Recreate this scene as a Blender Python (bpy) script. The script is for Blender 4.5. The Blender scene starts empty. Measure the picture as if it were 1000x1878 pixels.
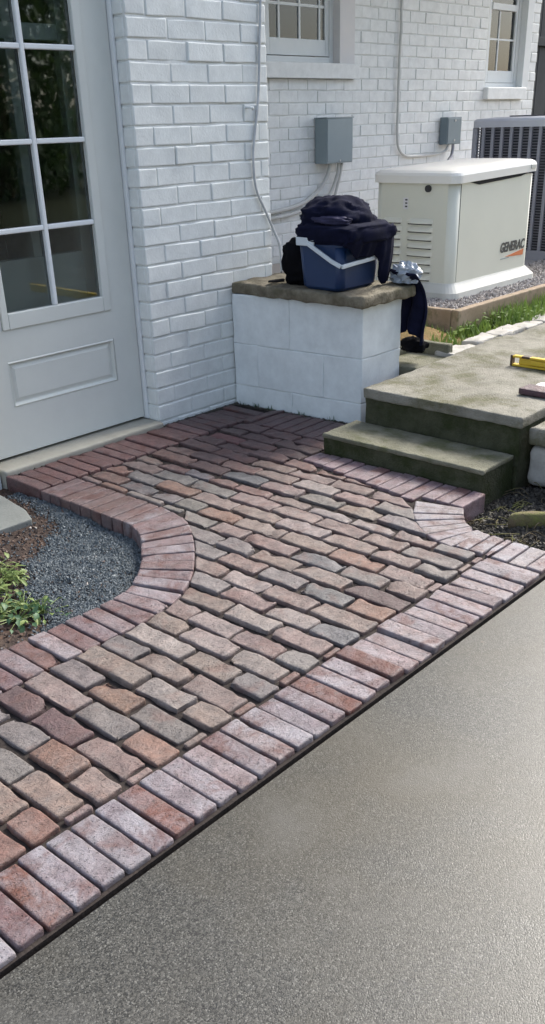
import bpy, math, random
from mathutils import Vector, Matrix, noise, Euler
R_ = random.Random(7)
sc = bpy.context.scene
COL = sc.collection

# ------------------------------------------------------------------ camera
CAM_H = 1.25
cam_d = bpy.data.cameras.new('camera')
cam = bpy.data.objects.new('camera', cam_d)
COL.objects.link(cam)
rx = (0.66781948, -0.74382339, -0.02727474)
ry = (-0.36392609, -0.29433636, -0.88369899)
rz = (0.64928803, 0.60007739, -0.46726029)
cam.matrix_world = Matrix(((rx[0], -ry[0], -rz[0], 0), (rx[1], -ry[1], -rz[1], 0), (rx[2], -ry[2], -rz[2], CAM_H), (0, 0, 0, 1)))
cam_d.sensor_fit = 'VERTICAL'
cam_d.sensor_height = 24.0
cam_d.lens = 24.0 * 1672.47 / 1878.0
cam_d.shift_y = (1104.78 - 939.0) / 1878.0
cam_d.clip_start = 0.05
cam_d.clip_end = 500
sc.camera = cam

# ------------------------------------------------------------------ sky, sun, exposure
SUN_TO = Vector((1.0, 0.06, 0.90)).normalized()       # towards the sun
w = bpy.data.worlds.new('World')
sc.world = w
w.use_nodes = True
wn = w.node_tree
bg = wn.nodes['Background']
sky = wn.nodes.new('ShaderNodeTexSky')
sky.sky_type = 'NISHITA'
sky.sun_disc = False
sky.sun_elevation = math.asin(SUN_TO.z)
sky.sun_rotation = math.atan2(SUN_TO.x, SUN_TO.y)
sky.air_density = 1.0
sky.dust_density = 2.5
sky.ozone_density = 1.0
hs = wn.nodes.new('ShaderNodeHueSaturation')      # thin high haze: a paler blue everywhere
hs.inputs['Saturation'].default_value = 0.74
wn.links.new(sky.outputs[0], hs.inputs['Color'])
wn.links.new(hs.outputs[0], bg.inputs[0])
bg.inputs[1].default_value = 0.15
sun_d = bpy.data.lights.new('sun', 'SUN')
sun_d.energy = 2.3
sun_d.angle = math.radians(22)
sun_d.color = (1.0, 0.97, 0.88)
sun = bpy.data.objects.new('sun', sun_d)
COL.objects.link(sun)
sun.rotation_euler = SUN_TO.to_track_quat('Z', 'Y').to_euler()
sun.location = (6, -3, 8)
sc.view_settings.view_transform = 'Standard'
sc.view_settings.look = 'None'
sc.view_settings.exposure = 1.30
sc.view_settings.gamma = 1.0
sc.view_settings.use_curve_mapping = False
sc.cycles.use_denoising = True
sc.cycles.max_bounces = 8

# ------------------------------------------------------------------ helpers
WORLD = {}


def wloc(o):
    return WORLD[o.name] if o is not None else Vector((0, 0, 0))


def link(o, parent, origin):
    COL.objects.link(o)
    WORLD[o.name] = Vector(origin)
    if parent is not None:
        o.parent = parent
        o.location = Vector(origin) - wloc(parent)
    else:
        o.location = origin
    return o


def tag(o, label=None, cat=None, group=None, kind=None):
    if label: o['label'] = label
    if cat: o['category'] = cat
    if group: o['group'] = group
    if kind: o['kind'] = kind
    return o


def thing(name, loc, label, cat, group=None):
    o = bpy.data.objects.new(name, None)
    o.empty_display_size = 0.05
    link(o, None, loc)
    return tag(o, label, cat, group)


class MB:
    def __init__(s):
        s.v = []; s.f = []

    def add(s, v, f):
        b = len(s.v)
        s.v += [tuple(p) for p in v]
        s.f += [tuple(i + b for i in q) for q in f]
        return s

    def box(s, x0, x1, y0, y1, z0, z1):
        v = [(x, y, z) for x in (x0, x1) for y in (y0, y1) for z in (z0, z1)]
        return s.add(v, [(0, 1, 3, 2), (4, 6, 7, 5), (0, 4, 5, 1), (2, 3, 7, 6), (0, 2, 6, 4), (1, 5, 7, 3)])

    def prism(s, poly, z0, z1, axis='z'):
        n = len(poly)
        def P(a, b, c):
            return {'z': (a, b, c), 'y': (a, c, b), 'x': (c, a, b)}[axis]
        v = [P(a, b, z0) for a, b in poly] + [P(a, b, z1) for a, b in poly]
        f = [tuple(range(n - 1, -1, -1)), tuple(range(n, 2 * n))]
        f += [(i, (i + 1) % n, n + (i + 1) % n, n + i) for i in range(n)]
        return s.add(v, f)

    def tube(s, pts, r, seg=8, r_end=None, cap=True):
        pts = [Vector(p) for p in pts]
        n = len(pts)
        vs = []; fs = []
        up = Vector((0.13, 0.21, 0.97)).normalized()
        for i, p in enumerate(pts):
            d = (pts[min(i + 1, n - 1)] - pts[max(i - 1, 0)]).normalized()
            a = d.cross(up)
            if a.length < 1e-3: a = d.cross(Vector((1, 0, 0)))
            a.normalize(); b = d.cross(a)
            rr = r if r_end is None else r + (r_end - r) * i / max(1, n - 1)
            for k in range(seg):
                t = 2 * math.pi * k / seg
                vs.append(p + a * math.cos(t) * rr + b * math.sin(t) * rr)
        for i in range(n - 1):
            for k in range(seg):
                k2 = (k + 1) % seg
                fs.append((i * seg + k, i * seg + k2, (i + 1) * seg + k2, (i + 1) * seg + k))
        if cap:
            fs.append(tuple(range(seg - 1, -1, -1)))
            fs.append(tuple((n - 1) * seg + k for k in range(seg)))
        return s.add(vs, fs)

    def mesh(s, name, origin=(0, 0, 0), smooth=False):
        o = Vector(origin)
        me = bpy.data.meshes.new(name)
        me.from_pydata([(v[0] - o.x, v[1] - o.y, v[2] - o.z) for v in s.v], [], s.f)
        if smooth:
            me.polygons.foreach_set('use_smooth', [True] * len(me.polygons))
        me.update()
        return me

    def center(s):
        n = len(s.v)
        xs = [v[0] for v in s.v]; ys = [v[1] for v in s.v]; zs = [v[2] for v in s.v]
        return Vector(((min(xs) + max(xs)) / 2, (min(ys) + max(ys)) / 2, min(zs)))

    def build(s, name, m, parent=None, smooth=False, origin=None, bevel=0, fixn=True):
        og = Vector(origin) if origin is not None else s.center()
        me = s.mesh(name, og, smooth)
        if fixn:
            import bmesh
            bm = bmesh.new(); bm.from_mesh(me)
            bmesh.ops.recalc_face_normals(bm, faces=bm.faces)
            bm.to_mesh(me); bm.free()
        me.materials.append(m)
        o = bpy.data.objects.new(name, me)
        link(o, parent, og)
        if bevel:
            bv = o.modifiers.new('bevel', 'BEVEL')
            bv.width = bevel; bv.segments = 2; bv.limit_method = 'ANGLE'
        return o


def smooth_path(pts, n=6):
    pts = [Vector(p) for p in pts]
    out = []
    for i in range(len(pts) - 1):
        p0 = pts[max(i - 1, 0)]; p1 = pts[i]; p2 = pts[i + 1]; p3 = pts[min(i + 2, len(pts) - 1)]
        for k in range(n):
            t = k / n
            out.append(0.5 * ((2 * p1) + (p2 - p0) * t + (2 * p0 - 5 * p1 + 4 * p2 - p3) * t * t + (3 * p1 - p0 - 3 * p2 + p3) * t ** 3))
    out.append(pts[-1])
    return out


def axis(L, r, step, fine=True):
    r = min(r, L * 0.33)
    inner = max(1, int(round((L - 2 * r) / step)))
    e = 1.8 * r if L > 5 * r else r
    a = [0.0] + ([0.35 * r] if fine else []) + [r] + ([e] if e > r else [])
    a += [e + (L - 2 * e) * k / inner for k in range(1, inner)]
    a += ([L - e] if e > r else []) + [L - r] + ([L - 0.35 * r] if fine else []) + [L]
    return a


def nz(p, s):
    return noise.noise(Vector(p) * s)


def rough_box(dx, dy, dz, r, step, amp, freq, seed, fine=True, bottom=False, chips=(), amp2=0.0, freq2=60.0):
    """rounded, worn box from (0,0,0) to (dx,dy,dz); returns verts (local) and faces"""
    ax, ay, az = axis(dx, r, step, fine), axis(dy, r, step, fine), axis(dz, min(r, dz * .4), step, fine)
    if not bottom:
        az = [0.0] + [z for z in az if z > dz * 0.5] if dz < 0.15 else [0.0] + az[1 + (1 if fine else 0):]
    key = {}; vs = []; fs = []
    off = Vector((seed * 3.17 % 91, seed * 7.31 % 83, seed * 1.73 % 77))

    def V(i, j, k):
        kk = (i, j, k)
        if kk in key: return key[kk]
        p = Vector((ax[i], ay[j], az[k]))
        zlo = r if bottom else -1e9
        q = Vector((min(max(p.x, r), dx - r), min(max(p.y, r), dy - r), min(max(p.z, zlo), dz - r)))
        d = p - q
        if d.length > 1e-9:
            n = d.normalized()
            p = q + n * r
        else:
            n = Vector((0, 0, 1))
        s = nz(p + off, freq) * amp + (nz(p + off + Vector((9, 4, 2)), freq2) * amp2 if amp2 else 0)
        for (cx, cy, cz, cr, cd) in chips:
            t = (p - Vector((cx, cy, cz))).length / cr
            if t < 1:
                s -= cd * (1 - t * t) * (0.7 + 0.6 * nz(p + off, 70))
        p = p + n * s
        key[kk] = len(vs); vs.append(p)
        return key[kk]
    nx, ny, nzz = len(ax) - 1, len(ay) - 1, len(az) - 1
    for i in range(nx):
        for j in range(ny):
            fs.append((V(i, j, nzz), V(i + 1, j, nzz), V(i + 1, j + 1, nzz), V(i, j + 1, nzz)))
            if bottom: fs.append((V(i, j, 0), V(i, j + 1, 0), V(i + 1, j + 1, 0), V(i + 1, j, 0)))
    for k in range(nzz):
        for i in range(nx):
            fs.append((V(i, 0, k), V(i + 1, 0, k), V(i + 1, 0, k + 1), V(i, 0, k + 1)))
            fs.append((V(i, ny, k), V(i, ny, k + 1), V(i + 1, ny, k + 1), V(i + 1, ny, k)))
        for j in range(ny):
            fs.append((V(0, j, k), V(0, j, k + 1), V(0, j + 1, k + 1), V(0, j + 1, k)))
            fs.append((V(nx, j, k), V(nx, j + 1, k), V(nx, j + 1, k + 1), V(nx, j, k + 1)))
    return vs, fs


def rbox(name, x0, x1, y0, y1, z0, z1, m, parent=None, r=0.01, step=0.06, amp=0.004, freq=9, seed=1, bottom=False, chips=(), amp2=0.0, warp=None, fine=True):
    vs, fs = rough_box(x1 - x0, y1 - y0, z1 - z0, r, step, amp, freq, seed, fine, bottom, chips, amp2)
    b = MB()
    out = []
    for p in vs:
        q = Vector((x0, y0, z0)) + p
        if warp: q = warp(q)
        out.append(q)
    b.add(out, fs)
    return b.build(name, m, parent, smooth=True, fixn=False)


# ------------------------------------------------------------------ material helpers
def new_mat(name, rough=0.6, spec=0.5, color=None):
    m = bpy.data.materials.new(name)
    m.use_nodes = True
    nt = m.node_tree
    b = nt.nodes['Principled BSDF']
    b.inputs['Roughness'].default_value = rough
    b.inputs['Specular IOR Level'].default_value = spec
    if color: b.inputs['Base Color'].default_value = (*color, 1)
    return m, nt, b


def coords(nt, kind='Object', rand=False):
    tc = nt.nodes.new('ShaderNodeTexCoord')
    v = tc.outputs[kind]
    if rand:
        oi = nt.nodes.new('ShaderNodeObjectInfo')
        mul = nt.nodes.new('ShaderNodeMath'); mul.operation = 'MULTIPLY'; mul.inputs[1].default_value = 57.0
        nt.links.new(oi.outputs['Random'], mul.inputs[0])
        ad = nt.nodes.new('ShaderNodeVectorMath'); ad.operation = 'ADD'
        nt.links.new(v, ad.inputs[0]); nt.links.new(mul.outputs[0], ad.inputs[1])
        v = ad.outputs[0]
    return v


def nnoise(nt, vec, scale, detail=4, rough=0.6, dist=0.0):
    n = nt.nodes.new('ShaderNodeTexNoise')
    n.inputs['Scale'].default_value = scale
    n.inputs['Detail'].default_value = detail
    n.inputs['Roughness'].default_value = rough
    n.inputs['Distortion'].default_value = dist
    nt.links.new(vec, n.inputs['Vector'])
    return n.outputs['Fac']


def vor(nt, vec, scale, out='Distance', feature='F1'):
    n = nt.nodes.new('ShaderNodeTexVoronoi')
    n.feature = feature
    n.inputs['Scale'].default_value = scale
    nt.links.new(vec, n.inputs['Vector'])
    return n.outputs[out]


def ramp(nt, fac, lo, hi, a=0.0, b=1.0):
    n = nt.nodes.new('ShaderNodeMapRange')
    n.inputs['From Min'].default_value = lo
    n.inputs['From Max'].default_value = hi
    n.inputs['To Min'].default_value = a
    n.inputs['To Max'].default_value = b
    nt.links.new(fac, n.inputs['Value'])
    return n.outputs['Result']


def mixc(nt, fac, a, b, blend='MIX'):
    n = nt.nodes.new('ShaderNodeMix')
    n.data_type = 'RGBA'; n.blend_type = blend
    for sock, val in ((n.inputs['Factor'], fac), (n.inputs['A'], a), (n.inputs['B'], b)):
        if hasattr(val, 'links'): nt.links.new(val, sock)
        elif isinstance(val, (int, float)): sock.default_value = val
        else: sock.default_value = (*val, 1)
    return n.outputs['Result']


def mathn(nt, op, a, b=0.0):
    n = nt.nodes.new('ShaderNodeMath'); n.operation = op
    for i, val in enumerate((a, b)):
        if hasattr(val, 'links'): nt.links.new(val, n.inputs[i])
        else: n.inputs[i].default_value = val
    return n.outputs[0]


def bump(nt, b, h, strength, dist):
    n = nt.nodes.new('ShaderNodeBump')
    n.inputs['Strength'].default_value = strength
    n.inputs['Distance'].default_value = dist
    nt.links.new(h, n.inputs['Height'])
    nt.links.new(n.outputs[0], b.inputs['Normal'])


def setc(nt, b, c): nt.links.new(c, b.inputs['Base Color'])


def mottled(name, c1, c2, scale=8, rough=0.7, spec=0.4, bscale=60, bstr=0.4, bdist=0.004, c3=None, s3=3, t3=(0.55, 0.7), rand=False, detail=5):
    m, nt, b = new_mat(name, rough, spec)
    v = coords(nt, 'Object', rand)
    f = ramp(nt, nnoise(nt, v, scale, detail, 0.65), 0.32, 0.68)
    c = mixc(nt, f, c1, c2)
    if c3: c = mixc(nt, ramp(nt, nnoise(nt, v, s3, 5, 0.7), *t3), c, c3)
    setc(nt, b, c)
    bump(nt, b, nnoise(nt, v, bscale, 4, 0.6), bstr, bdist)
    return m


# -- painted brick
def paint_mat(name, col, dirt, rough=0.5):
    m, nt, b = new_mat(name, rough, 0.4)
    v = coords(nt, 'Object', True)
    n1 = nnoise(nt, v, 14, 5, 0.65)
    c = mixc(nt, ramp(nt, n1, 0.3, 0.75), col, tuple(x * 0.82 for x in col))
    n2 = nnoise(nt, v, 5.0, 6, 0.75)
    c = mixc(nt, ramp(nt, n2, 0.60, 0.80, 0, 0.5), c, dirt)
    setc(nt, b, c)
    bump(nt, b, nnoise(nt, v, 90, 4, 0.6), 0.35, 0.004)
    return m


M = {}
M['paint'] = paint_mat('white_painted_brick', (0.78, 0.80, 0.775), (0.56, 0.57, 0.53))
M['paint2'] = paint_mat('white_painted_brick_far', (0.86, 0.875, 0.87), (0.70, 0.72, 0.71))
M['mortar'] = paint_mat('white_painted_mortar', (0.75, 0.765, 0.745), (0.52, 0.53, 0.49))
M['block'] = paint_mat('white_painted_block', (0.74, 0.77, 0.765), (0.52, 0.53, 0.50), 0.55)
M['door'] = mottled('door_paint', (0.66, 0.675, 0.63), (0.60, 0.615, 0.575), 3, 0.42, 0.4, 40, 0.08, 0.002)
M['trim'] = mottled('trim_paint', (0.76, 0.78, 0.78), (0.68, 0.71, 0.72), 5, 0.45, 0.4, 60, 0.12, 0.002)
M['casing'] = mottled('casing_paint', (0.72, 0.69, 0.68), (0.66, 0.65, 0.66), 6, 0.5, 0.4, 50, 0.15, 0.003)
M['concrete'] = mottled('old_concrete', (0.225, 0.215, 0.160), (0.120, 0.116, 0.080), 11, 0.85, 0.25, 110, 1.0, 0.008, c3=(0.085, 0.092, 0.038), s3=6, t3=(0.50, 0.66), detail=9)
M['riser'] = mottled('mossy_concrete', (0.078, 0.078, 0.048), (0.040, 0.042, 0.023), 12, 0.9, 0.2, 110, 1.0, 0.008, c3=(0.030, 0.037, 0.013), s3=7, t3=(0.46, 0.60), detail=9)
M['slab'] = mottled('path_concrete', (0.29, 0.272, 0.228), (0.160, 0.150, 0.120), 9, 0.85, 0.25, 120, 1.0, 0.008, c3=(0.105, 0.10, 0.052), s3=4, t3=(0.48, 0.66), detail=9)
M['cap'] = mottled('cap_concrete', (0.24, 0.21, 0.155), (0.090, 0.076, 0.052), 18, 0.85, 0.25, 80, 1.0, 0.006, c3=(0.10, 0.09, 0.055), s3=7, t3=(0.50, 0.68))
M['threshold'] = mottled('threshold_concrete', (0.40, 0.38, 0.32), (0.32, 0.30, 0.25), 6, 0.75, 0.3, 80, 0.4, 0.003)
M['flag'] = mottled('flagstone', (0.25, 0.255, 0.235), (0.185, 0.19, 0.175), 7, 0.75, 0.3, 60, 0.5, 0.004)
M['pale_stone'] = mottled('pale_stone', (0.46, 0.43, 0.39), (0.33, 0.31, 0.28), 14, 0.8, 0.3, 50, 0.8, 0.006, c3=(0.20, 0.20, 0.13), s3=9)
M['bed'] = mottled('joint_sand', (0.042, 0.033, 0.029), (0.020, 0.016, 0.015), 40, 0.9, 0.2, 120, 0.8, 0.004)
M['soil'] = mottled('garden_soil', (0.085, 0.060, 0.048), (0.045, 0.034, 0.030), 14, 0.95, 0.15, 60, 1.0, 0.01, c3=(0.13, 0.075, 0.05), s3=4)
M['dark_soil'] = mottled('dark_soil', (0.040, 0.034, 0.028), (0.020, 0.018, 0.017), 12, 0.95, 0.15, 60, 1.0, 0.01, c3=(0.10, 0.085, 0.065), s3=6)
M['straw'] = mottled('straw_and_clay', (0.26, 0.16, 0.08), (0.16, 0.13, 0.05), 9, 0.95, 0.15, 60, 1.0, 0.01)
M['ground'] = mottled('lawn_ground', (0.05, 0.055, 0.028), (0.03, 0.036, 0.018), 6, 0.95, 0.15, 50, 1.0, 0.01)
M['timber'] = mottled('weathered_timber', (0.40, 0.30, 0.22), (0.27, 0.20, 0.13), 6, 0.8, 0.25, 40, 0.5, 0.004, c3=(0.14, 0.13, 0.06), s3=5)
M['grey_box'] = mottled('grey_enamel', (0.27, 0.33, 0.36), (0.24, 0.30, 0.33), 4, 0.4, 0.5, 30, 0.05, 0.002)
M['disc_box'] = mottled('dark_grey_enamel', (0.17, 0.22, 0.25), (0.15, 0.20, 0.23), 4, 0.45, 0.5, 30, 0.05, 0.002)
M['pvc'] = mottled('painted_conduit', (0.62, 0.62, 0.60), (0.54, 0.54, 0.52), 10, 0.5, 0.4, 40, 0.1, 0.002)
M['cable'] = mottled('painted_cable', (0.56, 0.57, 0.57), (0.40, 0.41, 0.42), 16, 0.5, 0.4, 40, 0.1, 0.002)
M['gen'] = mottled('bisque_enamel', (0.68, 0.67, 0.57), (0.65, 0.64, 0.545), 3, 0.38, 0.5, 30, 0.03, 0.001)
M['gen_lid'] = mottled('bisque_lid', (0.80, 0.77, 0.71), (0.77, 0.74, 0.685), 3, 0.35, 0.5, 30, 0.03, 0.001)
M['gen_base'] = mottled('bisque_base', (0.58, 0.57, 0.52), (0.52, 0.51, 0.46), 6, 0.5, 0.4, 40, 0.1, 0.002)
M['louvre'] = mottled('bisque_louvre', (0.70, 0.68, 0.58), (0.67, 0.65, 0.555), 3, 0.4, 0.5, 30, 0.03, 0.001)
M['black'] = new_mat('black_plastic', 0.45, 0.5, (0.02, 0.02, 0.022))[0]
M['dark'] = new_mat('dark_gap_shade', 0.8, 0.2, (0.025, 0.025, 0.027))[0]  # near black, paints the shade in the generator's narrow openings
M['ink'] = new_mat('dark_grey_print', 0.5, 0.4, (0.06, 0.06, 0.058))[0]
M['orange'] = new_mat('orange_print', 0.5, 0.4, (0.62, 0.18, 0.06))[0]
M['acm'] = mottled('ac_metal', (0.34, 0.34, 0.38), (0.30, 0.30, 0.34), 4, 0.4, 0.5, 30, 0.05, 0.002)
M['ac_top'] = mottled('ac_top_metal', (0.62, 0.62, 0.66), (0.55, 0.55, 0.6), 4, 0.35, 0.5, 30, 0.05, 0.002)
M['ac_dark'] = mottled('ac_coil', (0.05, 0.05, 0.06), (0.035, 0.035, 0.045), 20, 0.6, 0.4, 80, 0.2, 0.002)
M['ac_fin'] = mottled('ac_wire', (0.20, 0.20, 0.23), (0.16, 0.16, 0.19), 20, 0.5, 0.4, 80, 0.1, 0.002)
M['interior'] = new_mat('interior_wall', 0.8, 0.2, (0.045, 0.045, 0.048))[0]
M['curtain'] = mottled('curtain_cloth', (0.36, 0.25, 0.19), (0.26, 0.18, 0.14), 8, 0.9, 0.1, 30, 0.2, 0.004)
M['curtain2'] = mottled('pale_curtain', (0.44, 0.42, 0.33), (0.30, 0.28, 0.20), 8, 0.9, 0.1, 30, 0.2, 0.004)
M['navy'] = mottled('navy_plastic', (0.010, 0.032, 0.098), (0.008, 0.027, 0.085), 6, 0.42, 0.5, 60, 0.1, 0.002)
M['handle'] = mottled('white_plastic', (0.62, 0.66, 0.68), (0.56, 0.60, 0.63), 8, 0.45, 0.5, 60, 0.05, 0.002)
M['jacket'] = mottled('navy_fleece', (0.009, 0.010, 0.028), (0.005, 0.006, 0.016), 20, 0.95, 0.10, 200, 0.4, 0.002)
M['lining'] = mottled('purple_lining', (0.040, 0.036, 0.078), (0.022, 0.020, 0.046), 18, 0.8, 0.3, 120, 0.3, 0.002)
M['bag'] = mottled('black_canvas', (0.006, 0.006, 0.008), (0.004, 0.004, 0.005), 20, 0.95, 0.08, 200, 0.4, 0.002)
M['foil'] = new_mat('silver_plastic_film', 0.22, 0.7, (0.36, 0.39, 0.43))[0]
M['yellow'] = mottled('yellow_paint', (0.62, 0.42, 0.03), (0.55, 0.36, 0.025), 10, 0.4, 0.5, 40, 0.05, 0.001)
M['level_dark'] = new_mat('dark_brown_endcap', 0.5, 0.4, (0.06, 0.035, 0.02))[0]
M['vial'] = new_mat('vial_plastic', 0.2, 0.5, (0.5, 0.6, 0.15))[0]
M['fence'] = mottled('dark_stained_boards', (0.055, 0.058, 0.062), (0.040, 0.042, 0.046), 5, 0.7, 0.3, 40, 0.4, 0.003)
M['white_pl'] = mottled('white_pipe', (0.62, 0.60, 0.57), (0.55, 0.53, 0.50), 8, 0.5, 0.4, 60, 0.1, 0.002)
M['wood_bark'] = mottled('root_wood', (0.17, 0.13, 0.08), (0.10, 0.08, 0.05), 20, 0.9, 0.2, 60, 1.0, 0.008, c3=(0.16, 0.17, 0.05), s3=6, t3=(0.45, 0.62))


def leaf_mat(name, c1, c2):
    m, nt, b = new_mat(name, 0.5, 0.35)
    v = coords(nt, 'Object', True)
    c = mixc(nt, ramp(nt, nnoise(nt, v, 9, 3), 0.3, 0.7), c1, c2)
    setc(nt, b, c)
    tr = nt.nodes.new('ShaderNodeBsdfTranslucent')
    nt.links.new(c, tr.inputs[0])
    mx = nt.nodes.new('ShaderNodeMixShader'); mx.inputs[0].default_value = 0.3
    nt.links.new(b.outputs[0], mx.inputs[1]); nt.links.new(tr.outputs[0], mx.inputs[2])
    nt.links.new(mx.outputs[0], nt.nodes['Material Output'].inputs[0])
    return m


M['leaf'] = leaf_mat('plant_leaf', (0.15, 0.22, 0.06), (0.27, 0.33, 0.11))
M['leaf_dark'] = leaf_mat('plant_leaf_dark', (0.05, 0.12, 0.06), (0.11, 0.19, 0.09))
M['grass'] = leaf_mat('grass_blade', (0.11, 0.19, 0.04), (0.19, 0.27, 0.06))
M['tree_leaf'] = leaf_mat('tree_leaf', (0.045, 0.085, 0.025), (0.075, 0.12, 0.035))

# glass: clear pane with a Fresnel reflection
m, nt, b = new_mat('window_glass')
g = nt.nodes.new('ShaderNodeBsdfGlossy'); g.inputs['Roughness'].default_value = 0.02
t = nt.nodes.new('ShaderNodeBsdfTransparent'); t.inputs[0].default_value = (0.80, 0.84, 0.84, 1)
fr = nt.nodes.new('ShaderNodeFresnel'); fr.inputs[0].default_value = 1.5
mul = mathn(nt, 'MULTIPLY', fr.outputs[0], 1.5)
mx = nt.nodes.new('ShaderNodeMixShader')
nt.links.new(mul, mx.inputs[0]); nt.links.new(t.outputs[0], mx.inputs[1]); nt.links.new(g.outputs[0], mx.inputs[2])
nt.links.new(mx.outputs[0], nt.nodes['Material Output'].inputs[0])
M['glass'] = m

# lamp glow inside the house
m, nt, b = new_mat('lit_lamp', 0.5, 0.3, (0.8, 0.5, 0.2))
b.inputs['Emission Color'].default_value = (1.0, 0.55, 0.18, 1)
b.inputs['Emission Strength'].default_value = 0.9
M['lamp'] = m


# -- pavers
def paver_mat(name, bloom, bloom_c, bloom_rng, red, rough):
    m, nt, b = new_mat(name, rough, 0.45)
    v = coords(nt, 'Object', True)
    oi = nt.nodes.new('ShaderNodeObjectInfo')
    base = oi.outputs['Color']
    n1 = nnoise(nt, v, 26, 8, 0.74)
    c = mixc(nt, 1.0, base, mixc(nt, ramp(nt, n1, 0.30, 0.70), (0.52, 0.51, 0.52), (1.40, 1.38, 1.36)), 'MULTIPLY')
    n2 = nnoise(nt, v, 10, 7, 0.74, 0.6)
    c = mixc(nt, mathn(nt, 'MULTIPLY', ramp(nt, n2, bloom_rng[0], bloom_rng[1], 0, bloom), oi.outputs['Alpha']), c, bloom_c)
    n3 = nnoise(nt, v, 9.0, 5, 0.6, 0.5)
    n3b = ramp(nt, n3, 0.53, 0.64, 0, red[0])
    c = mixc(nt, n3b, c, red[1])
    # pale lime film in patches, rubbed off on the high spots
    n6 = nnoise(nt, v, 17, 7, 0.8)
    c = mixc(nt, mathn(nt, 'MULTIPLY', ramp(nt, n6, 0.55, 0.74, 0, 0.36), oi.outputs['Alpha']), c, (0.33, 0.305, 0.29))
    # pits, soot and dark specks
    n4 = nnoise(nt, v, 150, 3, 0.6)
    c = mixc(nt, ramp(nt, n4, 0.61, 0.72, 0, 0.55), c, (0.045, 0.036, 0.034))
    n5 = nnoise(nt, v, 34, 5, 0.7)
    c = mixc(nt, ramp(nt, n5, 0.60, 0.72, 0, 0.7), c, (0.075, 0.062, 0.06))
    setc(nt, b, c)
    r1 = ramp(nt, n2, 0.3, 0.7, rough - 0.08, rough + 0.14)
    nt.links.new(r1, b.inputs['Roughness'])
    hh = mathn(nt, 'ADD', nnoise(nt, v, 85, 6, 0.75), mathn(nt, 'MULTIPLY', n1, 1.1))
    hh = mathn(nt, 'ADD', hh, mathn(nt, 'MULTIPLY', ramp(nt, n4, 0.60, 0.68), -0.6))
    bump(nt, b, hh, 0.9, 0.006)
    return m


M['paver'] = paver_mat('reclaimed_brick', 0.45, (0.25, 0.228, 0.216), (0.48, 0.74), (0.40, (0.135, 0.062, 0.048)), 0.46)
M['border'] = paver_mat('purple_edging_brick', 0.80, (0.31, 0.295, 0.318), (0.40, 0.62), (0.70, (0.105, 0.038, 0.030)), 0.40)

# -- wet exposed-aggregate driveway
m, nt, b = new_mat('exposed_aggregate', 0.40, 0.36)
v = coords(nt)
vc = vor(nt, v, 420, 'Color')
sep = nt.nodes.new('ShaderNodeSeparateColor'); nt.links.new(vc, sep.inputs[0])
g1 = sep.outputs[0]; g2 = sep.outputs[1]
c = mixc(nt, ramp(nt, g1, 0.1, 0.95), (0.012, 0.0115, 0.0098), (0.082, 0.078, 0.068))
c = mixc(nt, ramp(nt, g2, 0.90, 0.96, 0, 0.8), c, (0.15, 0.145, 0.13))
c = mixc(nt, ramp(nt, g2, 0.10, 0.04, 0, 0.8), c, (0.03, 0.03, 0.03))
big = nnoise(nt, v, 1.7, 5, 0.6)
c = mixc(nt, ramp(nt, big, 0.40, 0.66, 0, 0.62), c, (0.058, 0.047, 0.028))
big2 = nnoise(nt, v, 3.4, 4, 0.6)
c = mixc(nt, ramp(nt, big2, 0.52, 0.72, 0, 0.35), c, (0.11, 0.11, 0.11))
stn = nnoise(nt, v, 26, 3, 0.5)
c = mixc(nt, ramp(nt, stn, 0.74, 0.80, 0, 0.5), c, (0.15, 0.10, 0.07))
setc(nt, b, c)
rr = ramp(nt, big2, 0.3, 0.7, 0.34, 0.42)
nt.links.new(rr, b.inputs['Roughness'])
vd = vor(nt, v, 420, 'Distance')
hh = mathn(nt, 'ADD', mathn(nt, 'MULTIPLY', vd, -1.0), mathn(nt, 'MULTIPLY', nnoise(nt, v, 60, 3), 0.4))
bump(nt, b, hh, 0.22, 0.0018)
M['drive'] = m


# -- crushed stone
def stone_mat(name, c1, c2, c3):
    m, nt, b = new_mat(name, 0.7, 0.35)
    geo = nt.nodes.new('ShaderNodeNewGeometry')
    v = geo.outputs['Random Per Island']
    c = mixc(nt, v, c1, c2)
    c = mixc(nt, ramp(nt, v, 0.93, 0.97), c, c3)
    setc(nt, b, c)
    return m


M['gravel'] = stone_mat('crushed_bluestone', (0.060, 0.072, 0.080), (0.140, 0.160, 0.172), (0.25, 0.265, 0.27))
M['pad_gravel'] = stone_mat('pad_gravel', (0.26, 0.23, 0.21), (0.50, 0.455, 0.425), (0.12, 0.11, 0.10))
M['clods'] = stone_mat('soil_clods', (0.050, 0.036, 0.030), (0.12, 0.075, 0.055), (0.34, 0.30, 0.27))
M['dclods'] = stone_mat('dark_soil_clods', (0.026, 0.023, 0.020), (0.075, 0.064, 0.050), (0.16, 0.14, 0.10))

# ================================================================== GROUND
g_mb = MB(); g_mb.add([(-60, -60, -0.16), (60, -60, -0.16), (60, 60, -0.16), (-60, 60, -0.16)], [(0, 1, 2, 3)])
gr = g_mb.build('ground', M['ground'], None, origin=(0, 0, -0.16)); tag(gr, 'bare earth and lawn around the house', 'ground', kind='structure')

DRV_Y = 1.072
d_mb = MB()
d_mb.add([(-12, -5.5, -0.012), (22, -5.5, -0.012), (22, DRV_Y, -0.012), (-12, DRV_Y, -0.012), (-12, DRV_Y, -0.155), (22, DRV_Y, -0.155)], [(0, 1, 2, 3), (3, 2, 5, 4)])
dr = d_mb.build('driveway', M['drive'], None, origin=(0, 0, -0.012)); tag(dr, 'wet grey exposed aggregate driveway', 'driveway', kind='structure')


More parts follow.
